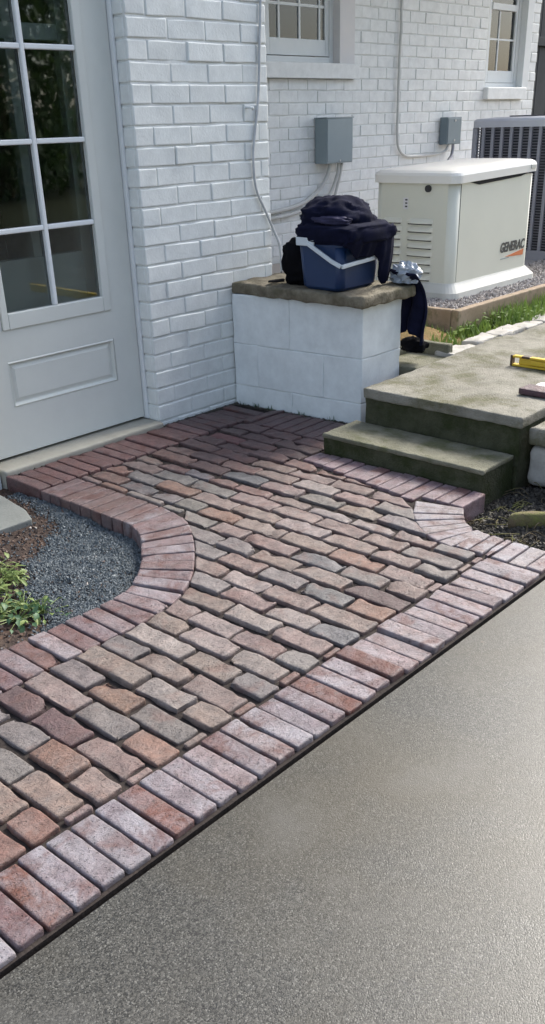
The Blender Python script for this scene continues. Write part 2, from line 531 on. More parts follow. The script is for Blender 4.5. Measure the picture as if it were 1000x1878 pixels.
def heightfield(name, x0, x1, y0, y1, n, m, zf, mat, inside=None):
    b = MB(); idx = {}
    for i in range(n + 1):
        for j in range(m + 1):
            x = x0 + (x1 - x0) * i / n; y = y0 + (y1 - y0) * j / m
            idx[i, j] = len(b.v); b.v.append((x, y, zf(x, y)))
    for i in range(n):
        for j in range(m):
            b.f.append((idx[i, j], idx[i + 1, j], idx[i + 1, j + 1], idx[i, j + 1]))
    return b.build(name, mat, None, smooth=True)


# ------------------------------------------------------------------ paved patio
# inner edges of the borders (towards the field), world metres
L_IN = [(0.20, 1.812), (1.40, 1.815), (1.471, 1.822), (1.542, 1.834), (1.604, 1.858), (1.665, 1.887), (1.71, 1.920), (1.766, 1.965), (1.862, 2.065), (1.935, 2.148), (1.985, 2.221), (2.021, 2.297), (2.040, 2.393), (2.045, 2.44)]
L_OUT = [(0.20, 2.000), (1.39, 1.995), (1.468, 1.998), (1.522, 2.008), (1.571, 2.033), (1.635, 2.084), (1.678, 2.126), (1.737, 2.195), (1.792, 2.254), (1.823, 2.303), (1.855, 2.373), (1.860, 2.44)]
R_IN = [(2.672, 1.735), (2.610, 1.700), (2.564, 1.676), (2.526, 1.643), (2.475, 1.588), (2.431, 1.532), (2.410, 1.476), (2.400, 1.411)]
R_OUT = [(2.715, 1.556), (2.668, 1.530), (2.605, 1.483), (2.575, 1.433), (2.562, 1.385)]


def interp(tab, x, key=0):
    for (a, b) in zip(tab, tab[1:]):
        lo, hi = a[key], b[key]
        if min(lo, hi) <= x <= max(lo, hi) and lo != hi:
            t = (x - lo) / (hi - lo)
            return a[1 - key] + (b[1 - key] - a[1 - key]) * t
    return tab[0][1 - key] if abs(x - tab[0][key]) < abs(x - tab[-1][key]) else tab[-1][1 - key]


def along(poly, n):
    ds = [0.0]
    for a, b in zip(poly, poly[1:]): ds.append(ds[-1] + math.dist(a, b))
    out = []
    for k in range(n + 1):
        t = ds[-1] * k / n
        for i in range(len(ds) - 1):
            if ds[i] <= t <= ds[i + 1] + 1e-9:
                u = (t - ds[i]) / max(1e-9, ds[i + 1] - ds[i])
                out.append((poly[i][0] + (poly[i + 1][0] - poly[i][0]) * u, poly[i][1] + (poly[i + 1][1] - poly[i][1]) * u)); break
    return out


base = MB()
outline = [(0.2, 1.086), (2.42, 1.086), (2.56, 1.086), (2.555, 1.39)] + [(a - .012, b + .012) for a, b in R_OUT[::-1]] + [(2.885, 1.575), (2.90, 2.37), (3.30, 2.37), (3.30, 3.20), (1.872, 3.20)] + [(a + .012, b - .006) for a, b in L_OUT[::-1]]
base.prism(outline, -0.15, -0.0135)
patio = base.build('brick_patio', M['bed'], None, origin=(1.8, 1.8, -0.15))
tag(patio, 'reclaimed brick patio with purple soldier brick edging', 'patio', kind='structure')

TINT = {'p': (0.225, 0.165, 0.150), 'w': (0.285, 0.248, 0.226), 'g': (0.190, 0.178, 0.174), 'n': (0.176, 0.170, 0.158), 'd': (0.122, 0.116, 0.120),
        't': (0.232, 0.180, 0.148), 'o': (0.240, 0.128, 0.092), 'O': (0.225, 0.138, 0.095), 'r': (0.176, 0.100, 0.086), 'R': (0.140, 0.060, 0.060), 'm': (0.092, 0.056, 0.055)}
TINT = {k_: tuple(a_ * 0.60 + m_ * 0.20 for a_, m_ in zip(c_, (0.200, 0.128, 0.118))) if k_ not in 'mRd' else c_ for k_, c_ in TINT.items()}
pseed = [0]


def paver(name, quad, col, mat, r=0.009, amp=0.0035, freq=18, amp2=0.0012, gap=0.0, ztop=0.0, tilt=0.012, chip=0.0, th=0.075, step=0.034, bloom=1.0):
    """quad: 4 world xy corners, counter-clockwise; first edge is the long side"""
    pseed[0] += 1
    s = pseed[0]
    q = [Vector(p) for p in quad]
    L = ((q[1] - q[0]).length + (q[2] - q[3]).length) / 2
    Wd = ((q[3] - q[0]).length + (q[2] - q[1]).length) / 2
    if L < 0.02 or Wd < 0.012: return None
    rr = min(r, Wd * 0.3, L * 0.3)
    chips = []
    if R_.random() < chip:
        for _ in range(R_.choice((1, 1, 2))):
            cx = R_.choice((0, L, R_.uniform(0, L))); cy = R_.choice((0, Wd))
            chips.append((cx, cy, th, R_.uniform(0.020, 0.046), R_.uniform(0.007, 0.019)))
    vs, fs = rough_box(L, Wd, th, rr, step, amp, freq, s, True, False, chips, amp2)
    c = (q[0] + q[1] + q[2] + q[3]) / 4
    tx, ty, dz = R_.gauss(0, tilt), R_.gauss(0, tilt), ztop + R_.gauss(0, 0.0022)
    out = []
    for p in vs:
        u = p.x / L; v_ = p.y / Wd
        xy = (q[0] * (1 - u) + q[1] * u) * (1 - v_) + (q[3] * (1 - u) + q[2] * u) * v_
        if gap:
            pass
        out.append((xy.x, xy.y, p.z - th + dz + tx * (p.x - L / 2) + ty * (p.y - Wd / 2)))
    b = MB(); b.add(out, fs)
    o = b.build(name, mat, patio, smooth=True, origin=(c.x, c.y, 0), fixn=False)
    j = R_.uniform(0.90, 1.10)
    o.color = (*[min(1, x * j * R_.uniform(0.97, 1.03)) for x in col], bloom)
    return o


PITCH = 0.0834
X0 = 0.712
ROWS = {-6: '1.38p 1.57t 1.74g', -5: '1.36g 1.50n 1.68p', -4: '1.40t 1.59p 1.75m', -3: '1.35p 1.52o 1.71g', -2: '1.42g 1.61p 1.77t', -1: '1.36o 1.53p 1.71g',
        0: '1.46t 1.335o 1.65n', 1: '1.58n 1.405t 1.745p', 2: '1.644g 1.473o 1.338p 1.775g', 3: '1.746m 1.589m 1.403p', 4: '1.69p 1.516n 1.345o',
        5: '1.735g 1.592O 1.41n', 6: '1.679t 1.477w 1.341t', 7: '1.751g 1.593p 1.40p', 8: '1.674w 1.49t 1.330g', 9: '1.767t 1.60w 1.388w',
        10: '1.80p 1.666w 1.467p 1.330g', 11: '1.77t 1.595w 1.40p', 12: '1.855g 1.686p 1.50w 1.338d', 13: '1.93p 1.775w 1.585p 1.395p',
        14: '2.037g 1.874p 1.685g 1.515d 1.335o', 15: '2.09g 1.99g 1.80t 1.60t 1.39m', 16: '2.225g 2.10p 1.895p 1.68d 1.49g 1.345p',
        17: '2.85r 2.645d 2.479g 2.371n 2.230o 2.011t 1.79t 1.594o 1.387p', 18: '2.896o 2.735g 2.524o 2.325p 2.105t 1.891w 1.682t 1.483p 1.354g',
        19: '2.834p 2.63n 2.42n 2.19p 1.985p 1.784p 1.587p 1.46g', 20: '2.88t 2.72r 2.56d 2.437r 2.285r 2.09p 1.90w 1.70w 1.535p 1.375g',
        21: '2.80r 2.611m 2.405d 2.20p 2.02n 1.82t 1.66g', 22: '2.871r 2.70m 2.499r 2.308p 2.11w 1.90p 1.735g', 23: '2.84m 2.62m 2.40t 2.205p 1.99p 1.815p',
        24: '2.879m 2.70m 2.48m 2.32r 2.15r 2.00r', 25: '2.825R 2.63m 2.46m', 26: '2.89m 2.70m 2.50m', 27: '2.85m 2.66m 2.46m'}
JX, JY = 0.013, 0.012            # joint widths
for k, txt in ROWS.items():
    xc = X0 + PITCH * k
    xa, xb = xc - PITCH / 2 + JX / 2, xc + PITCH / 2 - JX / 2
    if k == 27: xb = 3.005
    if k == 20: xb = 2.396
    xin = lambda yy: 2.651 + (yy - 1.732) * 0.173 - 0.007        # inner edge of the soldier course along the step
    it = sorted([(float(s_[:-1]), s_[-1]) for s_ in txt.split()], reverse=True)
    ys = [i[0] for i in it]

    def lend(x):
        return interp(L_IN, x) + 0.002 if x < 2.043 else 2.935

    def rend(x):
        if x > 2.745: return 2.375
        if x > 2.40: return interp(R_IN, x) - 0.002
        return 1.287
    if k == 16:
        left = (lend(xa), 2.345)
    else:
        left = (lend(xa), lend(xb))
        if k >= 17: left = (2.935, 2.935)
    right = (rend(xa), rend(xb))
    if k == 23: right = (rend(xa), 1.775)
    if k == 24: right = (1.94, 1.94)
    bounds = [left] + [((a + b_) / 2 + R_.uniform(-.004, .004),) * 2 for a, b_ in zip(ys, ys[1:])] + [right]
    for n_, (yc, code) in enumerate(it):
        ta, tb = bounds[n_]; ba, bb = bounds[n_ + 1]
        ta -= JY / 2; tb -= JY / 2; ba += JY / 2; bb += JY / 2
        last = n_ == len(it) - 1
        if last and rend(xc) == 1.287 and ta - ba > 0.15 and k > -7 and R_.random() < 0.8:
            # thin cut brick between the field and the soldier course
            wS = R_.uniform(0.016, 0.024)
            paver('field_brick', [(xa + .004, 1.290), (xb - .004, 1.290), (xb - .004, 1.290 + wS), (xa + .004, 1.290 + wS)], TINT[R_.choice('rpp')], M['paver'], r=0.005, amp=0.002, tilt=0.0, ztop=-0.004)
            ba += wS + 0.007; bb += wS + 0.007
        xa_, xb_ = xa, xb
        if ta - ba < 0.02 and tb - bb < 0.02: continue
        ta = max(ta, ba + 0.012); tb = max(tb, bb + 0.012)
        dx_ = R_.uniform(-.003, .003)
        xt_ = xd_ = xb_ + dx_
        if k in (23, 24): xt_, xd_ = min(xt_, xin(tb)), min(xd_, xin(bb))
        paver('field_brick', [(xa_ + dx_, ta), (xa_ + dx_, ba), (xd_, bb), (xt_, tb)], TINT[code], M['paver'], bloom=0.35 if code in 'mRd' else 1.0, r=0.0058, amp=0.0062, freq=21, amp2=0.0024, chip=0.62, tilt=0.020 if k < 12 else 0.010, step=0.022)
# narrow cut course beside the straight left edging
for (a, b_, code) in ((2.935, 2.82, 'p'), (2.81, 2.665, 'o'), (2.655, 2.455, 'w'), (2.445, 2.345, 'n')):
    paver('field_brick', [(2.054 if a > 2.45 else 2.050, a - .005), (2.054, b_ + .005), (2.085, b_ + .005), (2.085, a - .005)], TINT[code], M['paver'], r=0.008, amp=0.003, tilt=0.01)


def bcol():
    t = R_.random()
    if t < 0.5: a = (0.140, 0.092, 0.096)
    elif t < 0.8: a = (0.122, 0.060, 0.058)
    elif t < 0.92: a = (0.21, 0.16, 0.162)
    else: a = (0.112, 0.042, 0.030)
    return a


def soldier(q, col=None, **kw):
    paver('edging_brick', q, col or bcol(), M['border'], r=0.0055, amp=0.0020, freq=22, amp2=0.0006, chip=0.10, tilt=0.006, step=0.045, **kw)


# along the driveway (bricks on edge, long axis across)
x = 0.20
n_ = 0
while x < 2.345:
    wB = R_.gauss(0.0562, 0.0012)
    y0 = 1.094 + R_.uniform(-.003, .003); y1 = 1.279 + R_.uniform(-.003, .003)
    col = (0.118, 0.042, 0.029) if n_ in (11, 20, 6) else ((0.22, 0.165, 0.165) if x > 1.5 and R_.random() < 0.7 else ((0.180, 0.146, 0.156) if R_.random() < 0.55 else None))
    soldier([(x, y1), (x, y0), (x + wB, y0), (x + wB, y1)], col, bloom=R_.uniform(0.55, 1.0) if x < 1.3 else R_.uniform(0.35, 0.8))
    x += wB + 0.0055
    n_ += 1
# left edging: straight part, curve, and the part beside the planting
x = 0.20
while x < 1.37:
    wB = R_.gauss(0.0575, 0.001)
    soldier([(x, 1.995 + R_.uniform(-.004, .004)), (x, 1.818), (x + wB, 1.818), (x + wB, 1.995 + R_.uniform(-.004, .004))], bloom=R_.uniform(0.2, 0.6))
    x += wB + 0.006
Li = [(x, 1.818)] + [p for p in L_IN if p[0] > x + .02]
Lo = [(x, 1.996)] + [p for p in L_OUT if p[0] > x + .02]
NB = 13
pi_, po_ = along(Li, NB), along(Lo, NB)
for k in range(NB):
    a, b_, c_, d_ = [Vector(v_) for v_ in (po_[k], pi_[k], pi_[k + 1], po_[k + 1])]
    e1 = (c_ - b_) * 0.045; e0 = (d_ - a) * 0.035
    soldier([a + e0, b_ + e1, c_ - e1, d_ - e0], (0.142, 0.086, 0.086) if k % 3 else None, bloom=R_.uniform(0.25, 0.75))
y = 2.445
while y < 2.90:
    wB = R_.gauss(0.0562, 0.001)
    y2 = min(y + wB, 2.938)
    soldier([(1.862, y2), (1.862, y), (2.043, y), (2.043, y2)][0:4] if False else [(1.862, y), (2.043, y), (2.043, y2), (1.862, y2)], (0.145, 0.084, 0.078), bloom=0.25)
    y = y2 + 0.0055
# along the door sill and the wall
x = 1.866
while x < 3.16:
    wB = R_.gauss(0.0572, 0.001)
    yo = 3.176 + R_.uniform(-.003, .003)
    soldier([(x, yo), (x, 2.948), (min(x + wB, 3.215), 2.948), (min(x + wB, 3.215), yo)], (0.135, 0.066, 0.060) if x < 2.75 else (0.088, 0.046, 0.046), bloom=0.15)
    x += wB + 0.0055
# along the white block wall
y = 2.385
while y < 2.93:
    wB = R_.gauss(0.0575, 0.001)
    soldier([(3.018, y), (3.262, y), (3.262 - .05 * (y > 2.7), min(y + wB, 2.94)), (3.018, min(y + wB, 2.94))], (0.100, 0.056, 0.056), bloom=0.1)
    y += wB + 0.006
# along the step
y = 2.362
while y > 1.60:
    wB = R_.gauss(0.0565, 0.001)
    yl = max(y - wB, 1.566)
    xi = (2.662 + max(0, y - 1.75) * 0.175) if y > 1.75 else 2.715 + (1.75 - y) * 0.02
    soldier([(xi, yl), (2.882, yl), (2.882, y), (xi, y)], (0.195, 0.128, 0.136), bloom=0.4)
    y = yl - 0.0055
# right-hand curve and the bricks beyond it
NB = 7
pi_, po_ = along(R_IN, NB), along(R_OUT, NB)
for k in range(NB):
    a, b_, c_, d_ = [Vector(v_) for v_ in (pi_[k], po_[k], po_[k + 1], pi_[k + 1])]
    e0 = (d_ - a) * 0.05; e1 = (c_ - b_) * 0.05
    soldier([d_ - e0, c_ - e1, b_ + e1, a + e0], (0.25, 0.20, 0.20))
for (ya, yb_) in ((1.405, 1.360), (1.354, 1.308), (1.302, 1.280), (1.274, 1.218), (1.212, 1.155), (1.149, 1.098)):
    soldier([(2.412, yb_), (2.562, yb_), (2.562, ya), (2.412, ya)], (0.26, 0.215, 0.222))
soldier([(2.345, 1.279), (2.345, 1.094), (2.398, 1.094), (2.398, 1.279)], (0.25, 0.20, 0.20))

# ================================================================== HOUSE
YA, YB = 3.2125, 4.94
XA0, XA1 = 2.735, 3.55          # pier beside the door
XEND = 9.35
house = thing('brick_house', (2.735, YA, 0), 'white painted brick house with glazed door and wall windows', 'house')
SET = 0.0050                     # mortar lies this far behind the brick faces
core = MB()
core.box(XA0 + SET, XA1 - SET, YA + SET, 3.46, -0.15, 2.9)
core.box(0.5, 1.87 - SET, YA + SET, 3.46, -0.15, 2.9)
core.box(1.87 - SET, XA0 + SET, YA + SET, 3.46, 2.10, 2.9)
core.box(XA1 - 0.22, XA1 - SET, 3.46, YB + SET, -0.15, 2.9)
wing = core.build('wing_wall', M['mortar'], house)
W1 = (5.30, 6.30, 1.625, 2.75)     # window openings x0 x1 z0 z1
W2 = (8.42, 9.10, 1.470, 2.75)
core = MB()
yb0, yb1 = YB + SET, YB + 0.26
core.box(XA1 - 0.22, W1[0], yb0, yb1, -0.15, 2.9)
core.box(W1[0], W1[1], yb0, yb1, -0.15, W1[2] - .06)
core.box(W1[1], W2[0], yb0, yb1, -0.15, 2.9)
core.box(W2[0], W2[1], yb0, yb1, -0.15, W2[2] - .06)
core.box(W2[1], XEND - SET, yb0, yb1, -0.15, 2.9)
core.box(W1[0], W1[1], yb0, yb1, W1[3], 2.9)
core.box(W2[0], W2[1], yb0, yb1, W2[3], 2.9)
core.box(XEND - 0.26, XEND - SET, yb1, 9.0, -0.15, 2.9)
mainw = core.build('wall', M['mortar'], house)
shell = MB()
shell.box(0.4, XEND - .02, YA + .02, 9.2, 2.905, 3.0)
shell.build('roof', M['trim'], house)
inner = MB()
inner.box(0.5, 0.6, 3.47, 9.0, -0.1, 2.895)
inner.box(0.5, 9.05, 9.0, 9.1, -0.1, 2.895)
inner.box(0.62, 3.30, 3.47, 8.99, -0.1, -0.02)
inner.box(3.34, 9.05, 5.22, 8.99, -0.1, -0.02)
inner.box(3.22, 3.32, 5.22, 8.99, 0.0, 2.89)
inner.box(3.34, 9.05, 6.6, 6.7, 0.0, 2.89)
inner.build('interior', M['interior'], house)


def wall_brick_mesh(L, Hh, D, seed):
    vs, fs = rough_box(L, Hh, D, 0.0036, 0.075, 0.0036, 19, seed, False, False)
    # lay it with its top (local z) facing -Y: x stays, local y becomes z
    me = bpy.data.meshes.new('brick')
    me.from_pydata([(p.x - L / 2, -(p.z - D), p.y - Hh / 2) for p in vs], [], [tuple(f) for f in fs])
    me.polygons.foreach_set('use_smooth', [True] * len(me.polygons)); me.update()
    return me


CA = 0.0770                      # course height, wing wall
CB = 0.0796                      # course height, long wall
STR = 0.2155
variants = {}


def brick_variant(L, Hh, mk, far):
    key = (round(L, 3), round(Hh, 3), far)
    lst = variants.setdefault(key, [])
    if len(lst) < 6:
        me = wall_brick_mesh(L, Hh, 0.022, R_.randint(1, 9999))
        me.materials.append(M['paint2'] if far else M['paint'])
        lst.append(me); return me
    return R_.choice(lst)


stuff_v = MB()


def place_brick(parent, xc, yface, zc, L, Hh, far, individual, rot=0.0):
    me = brick_variant(L, Hh, None, far)
    if individual:
        o = bpy.data.objects.new('brick', me)
        og = Vector((xc, yface + 0.0, zc))
        # local y=0 is the face, +y goes into the wall
        link(o, parent, og + Vector((0, 0, 0)))
        o.rotation_euler = (R_.gauss(0, .012), R_.gauss(0, .012), rot + R_.gauss(0, .010))
        if rot == 0: o.location.y += R_.uniform(-.0025, .002)
        else: o.location.x += R_.uniform(-.0025, .002)
        return o
    M4 = Matrix.Translation((xc, yface + R_.uniform(-.0025, .002), zc)) @ Euler((R_.gauss(0, .01), R_.gauss(0, .01), rot)).to_matrix().to_4x4()
    stuff_v.add([M4 @ v_.co for v_ in me.vertices], [tuple(p.vertices) for p in me.polygons])


def course(parent, xs, yface, z, Hh, far, individual, joint=0.0080):
    for a, b_ in zip(xs, xs[1:]):
        L = b_ - a - joint * 0.75
        if L < 0.02: continue
        Lq = round(L / 0.01) * 0.01 if abs(L - (STR - joint)) > 0.004 else STR - joint
        place_brick(parent, (a + b_) / 2, yface, z + Hh / 2, Lq, Hh - joint, far, individual(0.5 * (a + b_), z))


# pier beside the door: alternating full and half bricks from the corner
for i in range(-1, 36):
    z = 0.010 + CA * i
    off = STR if i % 2 == 0 else STR * 0.5
    xs = [XA0]
    x = XA0 + off + R_.uniform(-.008, .008)
    while x < XA1 - 0.05:
        xs.append(x + R_.uniform(-.006, .006)); x += STR
    xs.append(XA1)
    course(wing, xs, YA, z, CA, False, lambda xx, zz: 0 <= i <= 21 and not (zz < 0.50 and xx > 3.33))
    # brick ends on the door reveal (facing -X)
    L = 0.095
    if z < 2.1:
        me = brick_variant(0.09, CA - 0.0080, None, False)
        if 0 <= i <= 21:
            o = bpy.data.objects.new('brick', me); link(o, wing, (XA0, YA + 0.062, z + CA / 2)); o.rotation_euler = (0, 0, -math.pi / 2)
        else:
            place_brick(wing, XA0, YA + 0.062, z + CA / 2, 0.09, CA - 0.0080, False, False, -math.pi / 2)
    # wall to the left of the door
    xs = [1.87 - (STR if i % 2 else STR * .5) - STR * k for k in range(5, -1, -1)] + [1.87]
    if z > -0.05: course(wing, xs, YA, z, CA, False, lambda xx, zz: False)
o = stuff_v.build('brickwork', M['paint'], wing, smooth=True, origin=(1.2, YA, 0), fixn=False); tag(o, kind='stuff')
stuff_v = MB()
cnt = [0]
for i in range(3, 34):
    z = 1.993 - CB * 25 + CB * i
    if z < 0.25: continue
    x = 5.25 - (STR / 2 if i % 2 else 0)
    raw = [x + STR * k + R_.uniform(-.008, .008) for k in range(22)]
    spans = [(5.25, XEND)]
    for (a, b_, c_, d_) in ((W1[0] - .1, 6.45, 1.513, W1[3]), (W2[0] - 0.02, 9.12, 1.367, W2[3])):
        if c_ - 0.03 < z + CB / 2 < d_:
            ns = []
            for s0, s1 in spans:
                if a > s0: ns.append((s0, min(a, s1)))
                if b_ < s1: ns.append((max(b_, s0), s1))
            spans = ns
    for s0, s1 in spans:
        xs = [s0] + [q for q in raw if s0 + 0.045 < q < s1 - 0.045] + [s1]
        vis = lambda xx, zz: (5.45 < xx < 8.0 and 0.60 < zz < 2.06 and not (zz < 0.93 and xx > 6.9) and not (xx > 7.0 and zz < 1.0))
        course(mainw, xs, YB, z, CB, True, vis, 0.007)
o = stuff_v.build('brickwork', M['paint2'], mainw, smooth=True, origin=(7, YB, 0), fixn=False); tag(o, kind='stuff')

# ------------------------------------------------------------------ door
DY = 3.30                       # door face
b = MB()
b.box(2.722, XA0 - .001, DY - 0.02, 3.44, 0.02, 2.09); b.box(1.8715, 1.884, DY - .02, 3.44, 0.02, 2.09); b.box(1.884, 2.722, DY - .02, 3.44, 2.075, 2.092)
b.box(2.700, 2.722, DY + 0.05, 3.44, 0.02, 2.07)
fr_ = b.build('door_frame', M['trim'], house, bevel=0.002)
rbox('threshold', 1.872, 2.733, 3.182, 3.44, -0.10, 0.017, M['threshold'], house, r=0.008, step=0.08, amp=0.002, seed=5)
# door leaf: frame pieces with the glazed opening and a recessed kick panel
gx0, gx1, gz0, gz1 = 2.036, 2.585, 0.536, 1.90
kx0, kx1, kz0, kz1 = 2.033, 2.583, 0.226, 0.412
leaf = MB()
leaf.box(1.888, kx0, DY, DY + .045, 0.03, 2.07); leaf.box(gx1, 2.718, DY, DY + .045, 0.03, 2.07)
leaf.box(kx0, gx1, DY, DY + .045, 0.03, kz0); leaf.box(kx0, gx1, DY, DY + .045, kz1, gz0); leaf.box(kx0, gx1, DY, DY + .045, gz1, 2.07)
door = leaf.build('door', M['door'], house)
kp = MB()
# bevelled field of the kick panel
def ring(x0, x1, z0, z1, y): return [(x0, y, z0), (x1, y, z0), (x1, y, z1), (x0, y, z1)]
def loft(rs):
    v = []; f = []
    for r_ in rs: v += r_
    for k in range(len(rs) - 1):
        for i in range(4):
            j = (i + 1) % 4
            f.append((k * 4 + i, k * 4 + j, k * 4 + 4 + j, k * 4 + 4 + i))
    f.append(tuple(len(v) - 4 + i for i in range(4)))
    return v, f
kp.add(*loft([ring(kx0, kx1, kz0, kz1, DY + .001), ring(kx0 + .006, kx1 - .006, kz0 + .006, kz1 - .006, DY - .003), ring(kx0 + .014, kx1 - .014, kz0 + .014, kz1 - .014, DY + .014), ring(kx0 + .020, kx1 - .020, kz0 + .020, kz1 - .020, DY + .014), ring(kx0 + .034, kx1 - .034, kz0 + .034, kz1 - .034, DY + .007)]))
kp.build('kick_panel', M['door'], door, bevel=0)
gf = MB()                        # applied glazing frame, standing slightly proud
fy0, fy1 = DY - 0.008, DY + 0.03
gf.box(gx0, 2.066, fy0, fy1, gz0, gz1); gf.box(2.545, gx1, fy0, fy1, gz0, gz1)
gf.box(2.066, 2.545, fy0, fy1, gz0, 0.598); gf.box(2.066, 2.545, fy0, fy1, 1.85, gz1)
gf.build('glazing_frame', M['door'], door, bevel=0.004)
mz = [0.897, 1.203, 1.517]
mv = MB(); mv.box(2.2935, 2.3125, DY - .006, DY + .028, 0.598, 1.85); mv.build('muntin', M['trim'], door, bevel=0.004)
for z in mz:
    for (a, b_) in ((2.066, 2.2935), (2.3125, 2.545)):
        q = MB(); q.box(a, b_, DY - .004, DY + .026, z - .0095, z + .0095); q.build('muntin', M['trim'], door, bevel=0.004)
zz = [0.598] + mz + [1.85]
for c_, d_ in zip(zz, zz[1:]):
    for (a, b_) in ((2.066, 2.2935), (2.3125, 2.545)):
        q = MB(); q.box(a + .0005, b_ - .0005, DY + .012, DY + .016, c_ + (.0095 if c_ > .6 else 0), d_ - (.0095 if d_ < 1.8 else 0)); q.build('pane', M['glass'], door)
# second door behind it, seen through the glass
sd = MB(); IY = 3.385
sd.box(1.89, 2.03, IY, IY + .04, 0.03, 2.07); sd.box(2.535, 2.70, IY, IY + .04, 0.03, 2.07)
sd.box(2.03, 2.535, IY, IY + .04, 0.03, 0.78); sd.box(2.03, 2.535, IY, IY + .04, 1.545, 1.60); sd.box(2.03, 2.535, IY, IY + .04, 1.95, 2.07)
sd.box(2.29, 2.33, IY, IY + .04, 0.78, 1.545); sd.box(2.29, 2.33, IY, IY + .04, 1.60, 1.95)
sd.build('inner_door', M['door'], house, bevel=0.003)

# ------------------------------------------------------------------ windows in the long wall
b = MB()                          # brick-on-edge sill, painted
sill1 = rbox('window_sill', 5.28, 6.458, YB - 0.055, YB + 0.10, 1.513, 1.612, M['paint2'], house, r=0.007, step=0.06, amp=0.003, freq=14, seed=21)
b = MB(); b.box(6.268, 6.452, YB - 0.006, YB + .12, 1.6125, 2.75)
b.build('casing', M['casing'], house, bevel=0.003)
WYP = YB + 0.055
b = MB()
b.box(W1[0], 5.52, WYP, WYP + .05, 1.6125, 2.74); b.box(6.222, 6.2675, WYP, WYP + .05, 1.6125, 2.74); b.box(5.52, 6.222, WYP, WYP + .05, 1.6125, 1.655)
win = b.build('window', M['trim'], house, bevel=0.003)
b = MB()
b.box(5.523, 5.560, WYP + .006, WYP + .04, 1.66, 2.6); b.box(6.178, 6.219, WYP + .006, WYP + .04, 1.66, 2.6); b.box(5.560, 6.178, WYP + .006, WYP + .04, 1.66, 1.765)
b.box(5.560, 6.178, WYP + .006, WYP + .04, 2.40, 2.46)
b.build('sash', M['trim'], win, bevel=0.003)
for x in (5.668, 5.892, 6.118):
    q = MB(); q.box(x - .008, x + .008, WYP + .010, WYP + .034, 1.765, 2.40); q.build('muntin', M['trim'], win)
for x0_, x1_ in ((5.560, 5.66), (5.676, 5.884), (5.90, 6.11), (6.126, 6.178)):
    q = MB(); q.box(x0_, x1_, WYP + .012, WYP + .032, 1.962, 1.980); q.build('muntin', M['trim'], win)
q = MB(); q.box(5.560, 6.178, WYP + .020, WYP + .023, 1.765, 2.40); q.build('pane', M['glass'], win)


def curtain(name, x0, x1, y, z0, z1, mat, amp=0.02, waves=9):
    b = MB(); n = waves * 8
    for i in range(n + 1):
        t = i / n
        yy = y + amp * math.sin(t * waves * 2 * math.pi) + amp * .5 * math.sin(t * waves * 5.1)
        b.v.append((x0 + (x1 - x0) * t, yy, z0)); b.v.append((x0 + (x1 - x0) * t, yy, z1))
    for i in range(n): b.f.append((2 * i, 2 * i + 2, 2 * i + 3, 2 * i + 1))
    o = b.build(name, mat, house, smooth=True)
    return o


curtain('curtain', 5.58, 6.02, YB + 0.30, 1.3, 2.7, M['curtain'], 0.015, 7)
curtain('curtain', 6.30, 6.50, YB + 0.30, 1.3, 2.7, M['curtain'], 0.015, 4)
b = MB()
b.box(6.03, 6.30, YB + 0.34, YB + 0.55, 1.55, 1.66)
tag(b.build('side_table', M['curtain'], None), 'small brown table top seen behind the left window', 'table')
lam = thing('table_lamp', (6.22, YB + .44, 1.66), 'small glowing amber lamp behind the left window', 'lamp')
b = MB(); b.tube([(6.20, YB + .44, 1.66), (6.20, YB + .44, 1.68), (6.20, YB + .44, 1.76)], 0.025, 10); b.build('lamp_base', M['curtain'], lam)
b = MB(); b.tube([(6.20, YB + .44, 1.76), (6.20, YB + .44, 1.85)], 0.075, 14, r_end=0.05); b.build('lamp_shade', M['lamp'], lam, smooth=True)

# right-hand window
rbox('window_sill', W2[0] - .03, 9.11, YB - 0.05, YB + 0.12, 1.367, 1.462, M['paint2'], house, r=0.007, step=0.06, amp=0.003, freq=14, seed=22)
b = MB()
b.box(W2[0] + .002, W2[0] + .09, WYP, WYP + .05, 1.463, 2.74); b.box(9.035, 9.084, WYP, WYP + .05, 1.463, 2.74); b.box(W2[0] + .09, 9.035, WYP, WYP + .05, 1.463, 1.50)
win2 = b.build('window', M['trim'], house, bevel=0.003)
b = MB(); b.box(9.086, 9.20, YB - 0.008, YB + .12, 1.463, 2.75); b.build('casing', M['trim'], house, bevel=0.003)
b = MB()
b.box(8.512, 8.55, WYP + .006, WYP + .04, 1.503, 2.6); b.box(8.995, 9.033, WYP + .006, WYP + .04, 1.503, 2.6); b.box(8.55, 8.995, WYP + .006, WYP + .04, 1.503, 1.60); b.box(8.55, 8.995, WYP - .004, WYP + .04, 2.075, 2.125)
b.build('sash', M['trim'], win2, bevel=0.003)
q = MB(); q.box(8.708, 8.722, WYP + .012, WYP + .032, 1.60, 2.075); q.build('muntin', M['trim'], win2)
for a, b_ in ((8.55, 8.708), (8.722, 8.995)):
    q = MB(); q.box(a, b_, WYP + .013, WYP + .031, 1.842, 1.856); q.build('muntin', M['trim'], win2)
q = MB(); q.box(8.55, 8.995, WYP + .020, WYP + .023, 1.60, 2.075); q.build('pane', M['glass'], win2)
q = MB(); q.box(8.55, 8.995, WYP + .020, WYP + .023, 2.125, 2.6); q.build('pane', M['glass'], win2)
curtain('curtain', 8.62, 8.90, YB + 0.22, 1.3, 2.7, M['curtain2'], 0.02, 4)
curtain('curtain', 9.0, 9.30, YB + 0.28, 1.3, 2.7, M['curtain2'], 0.02, 4)

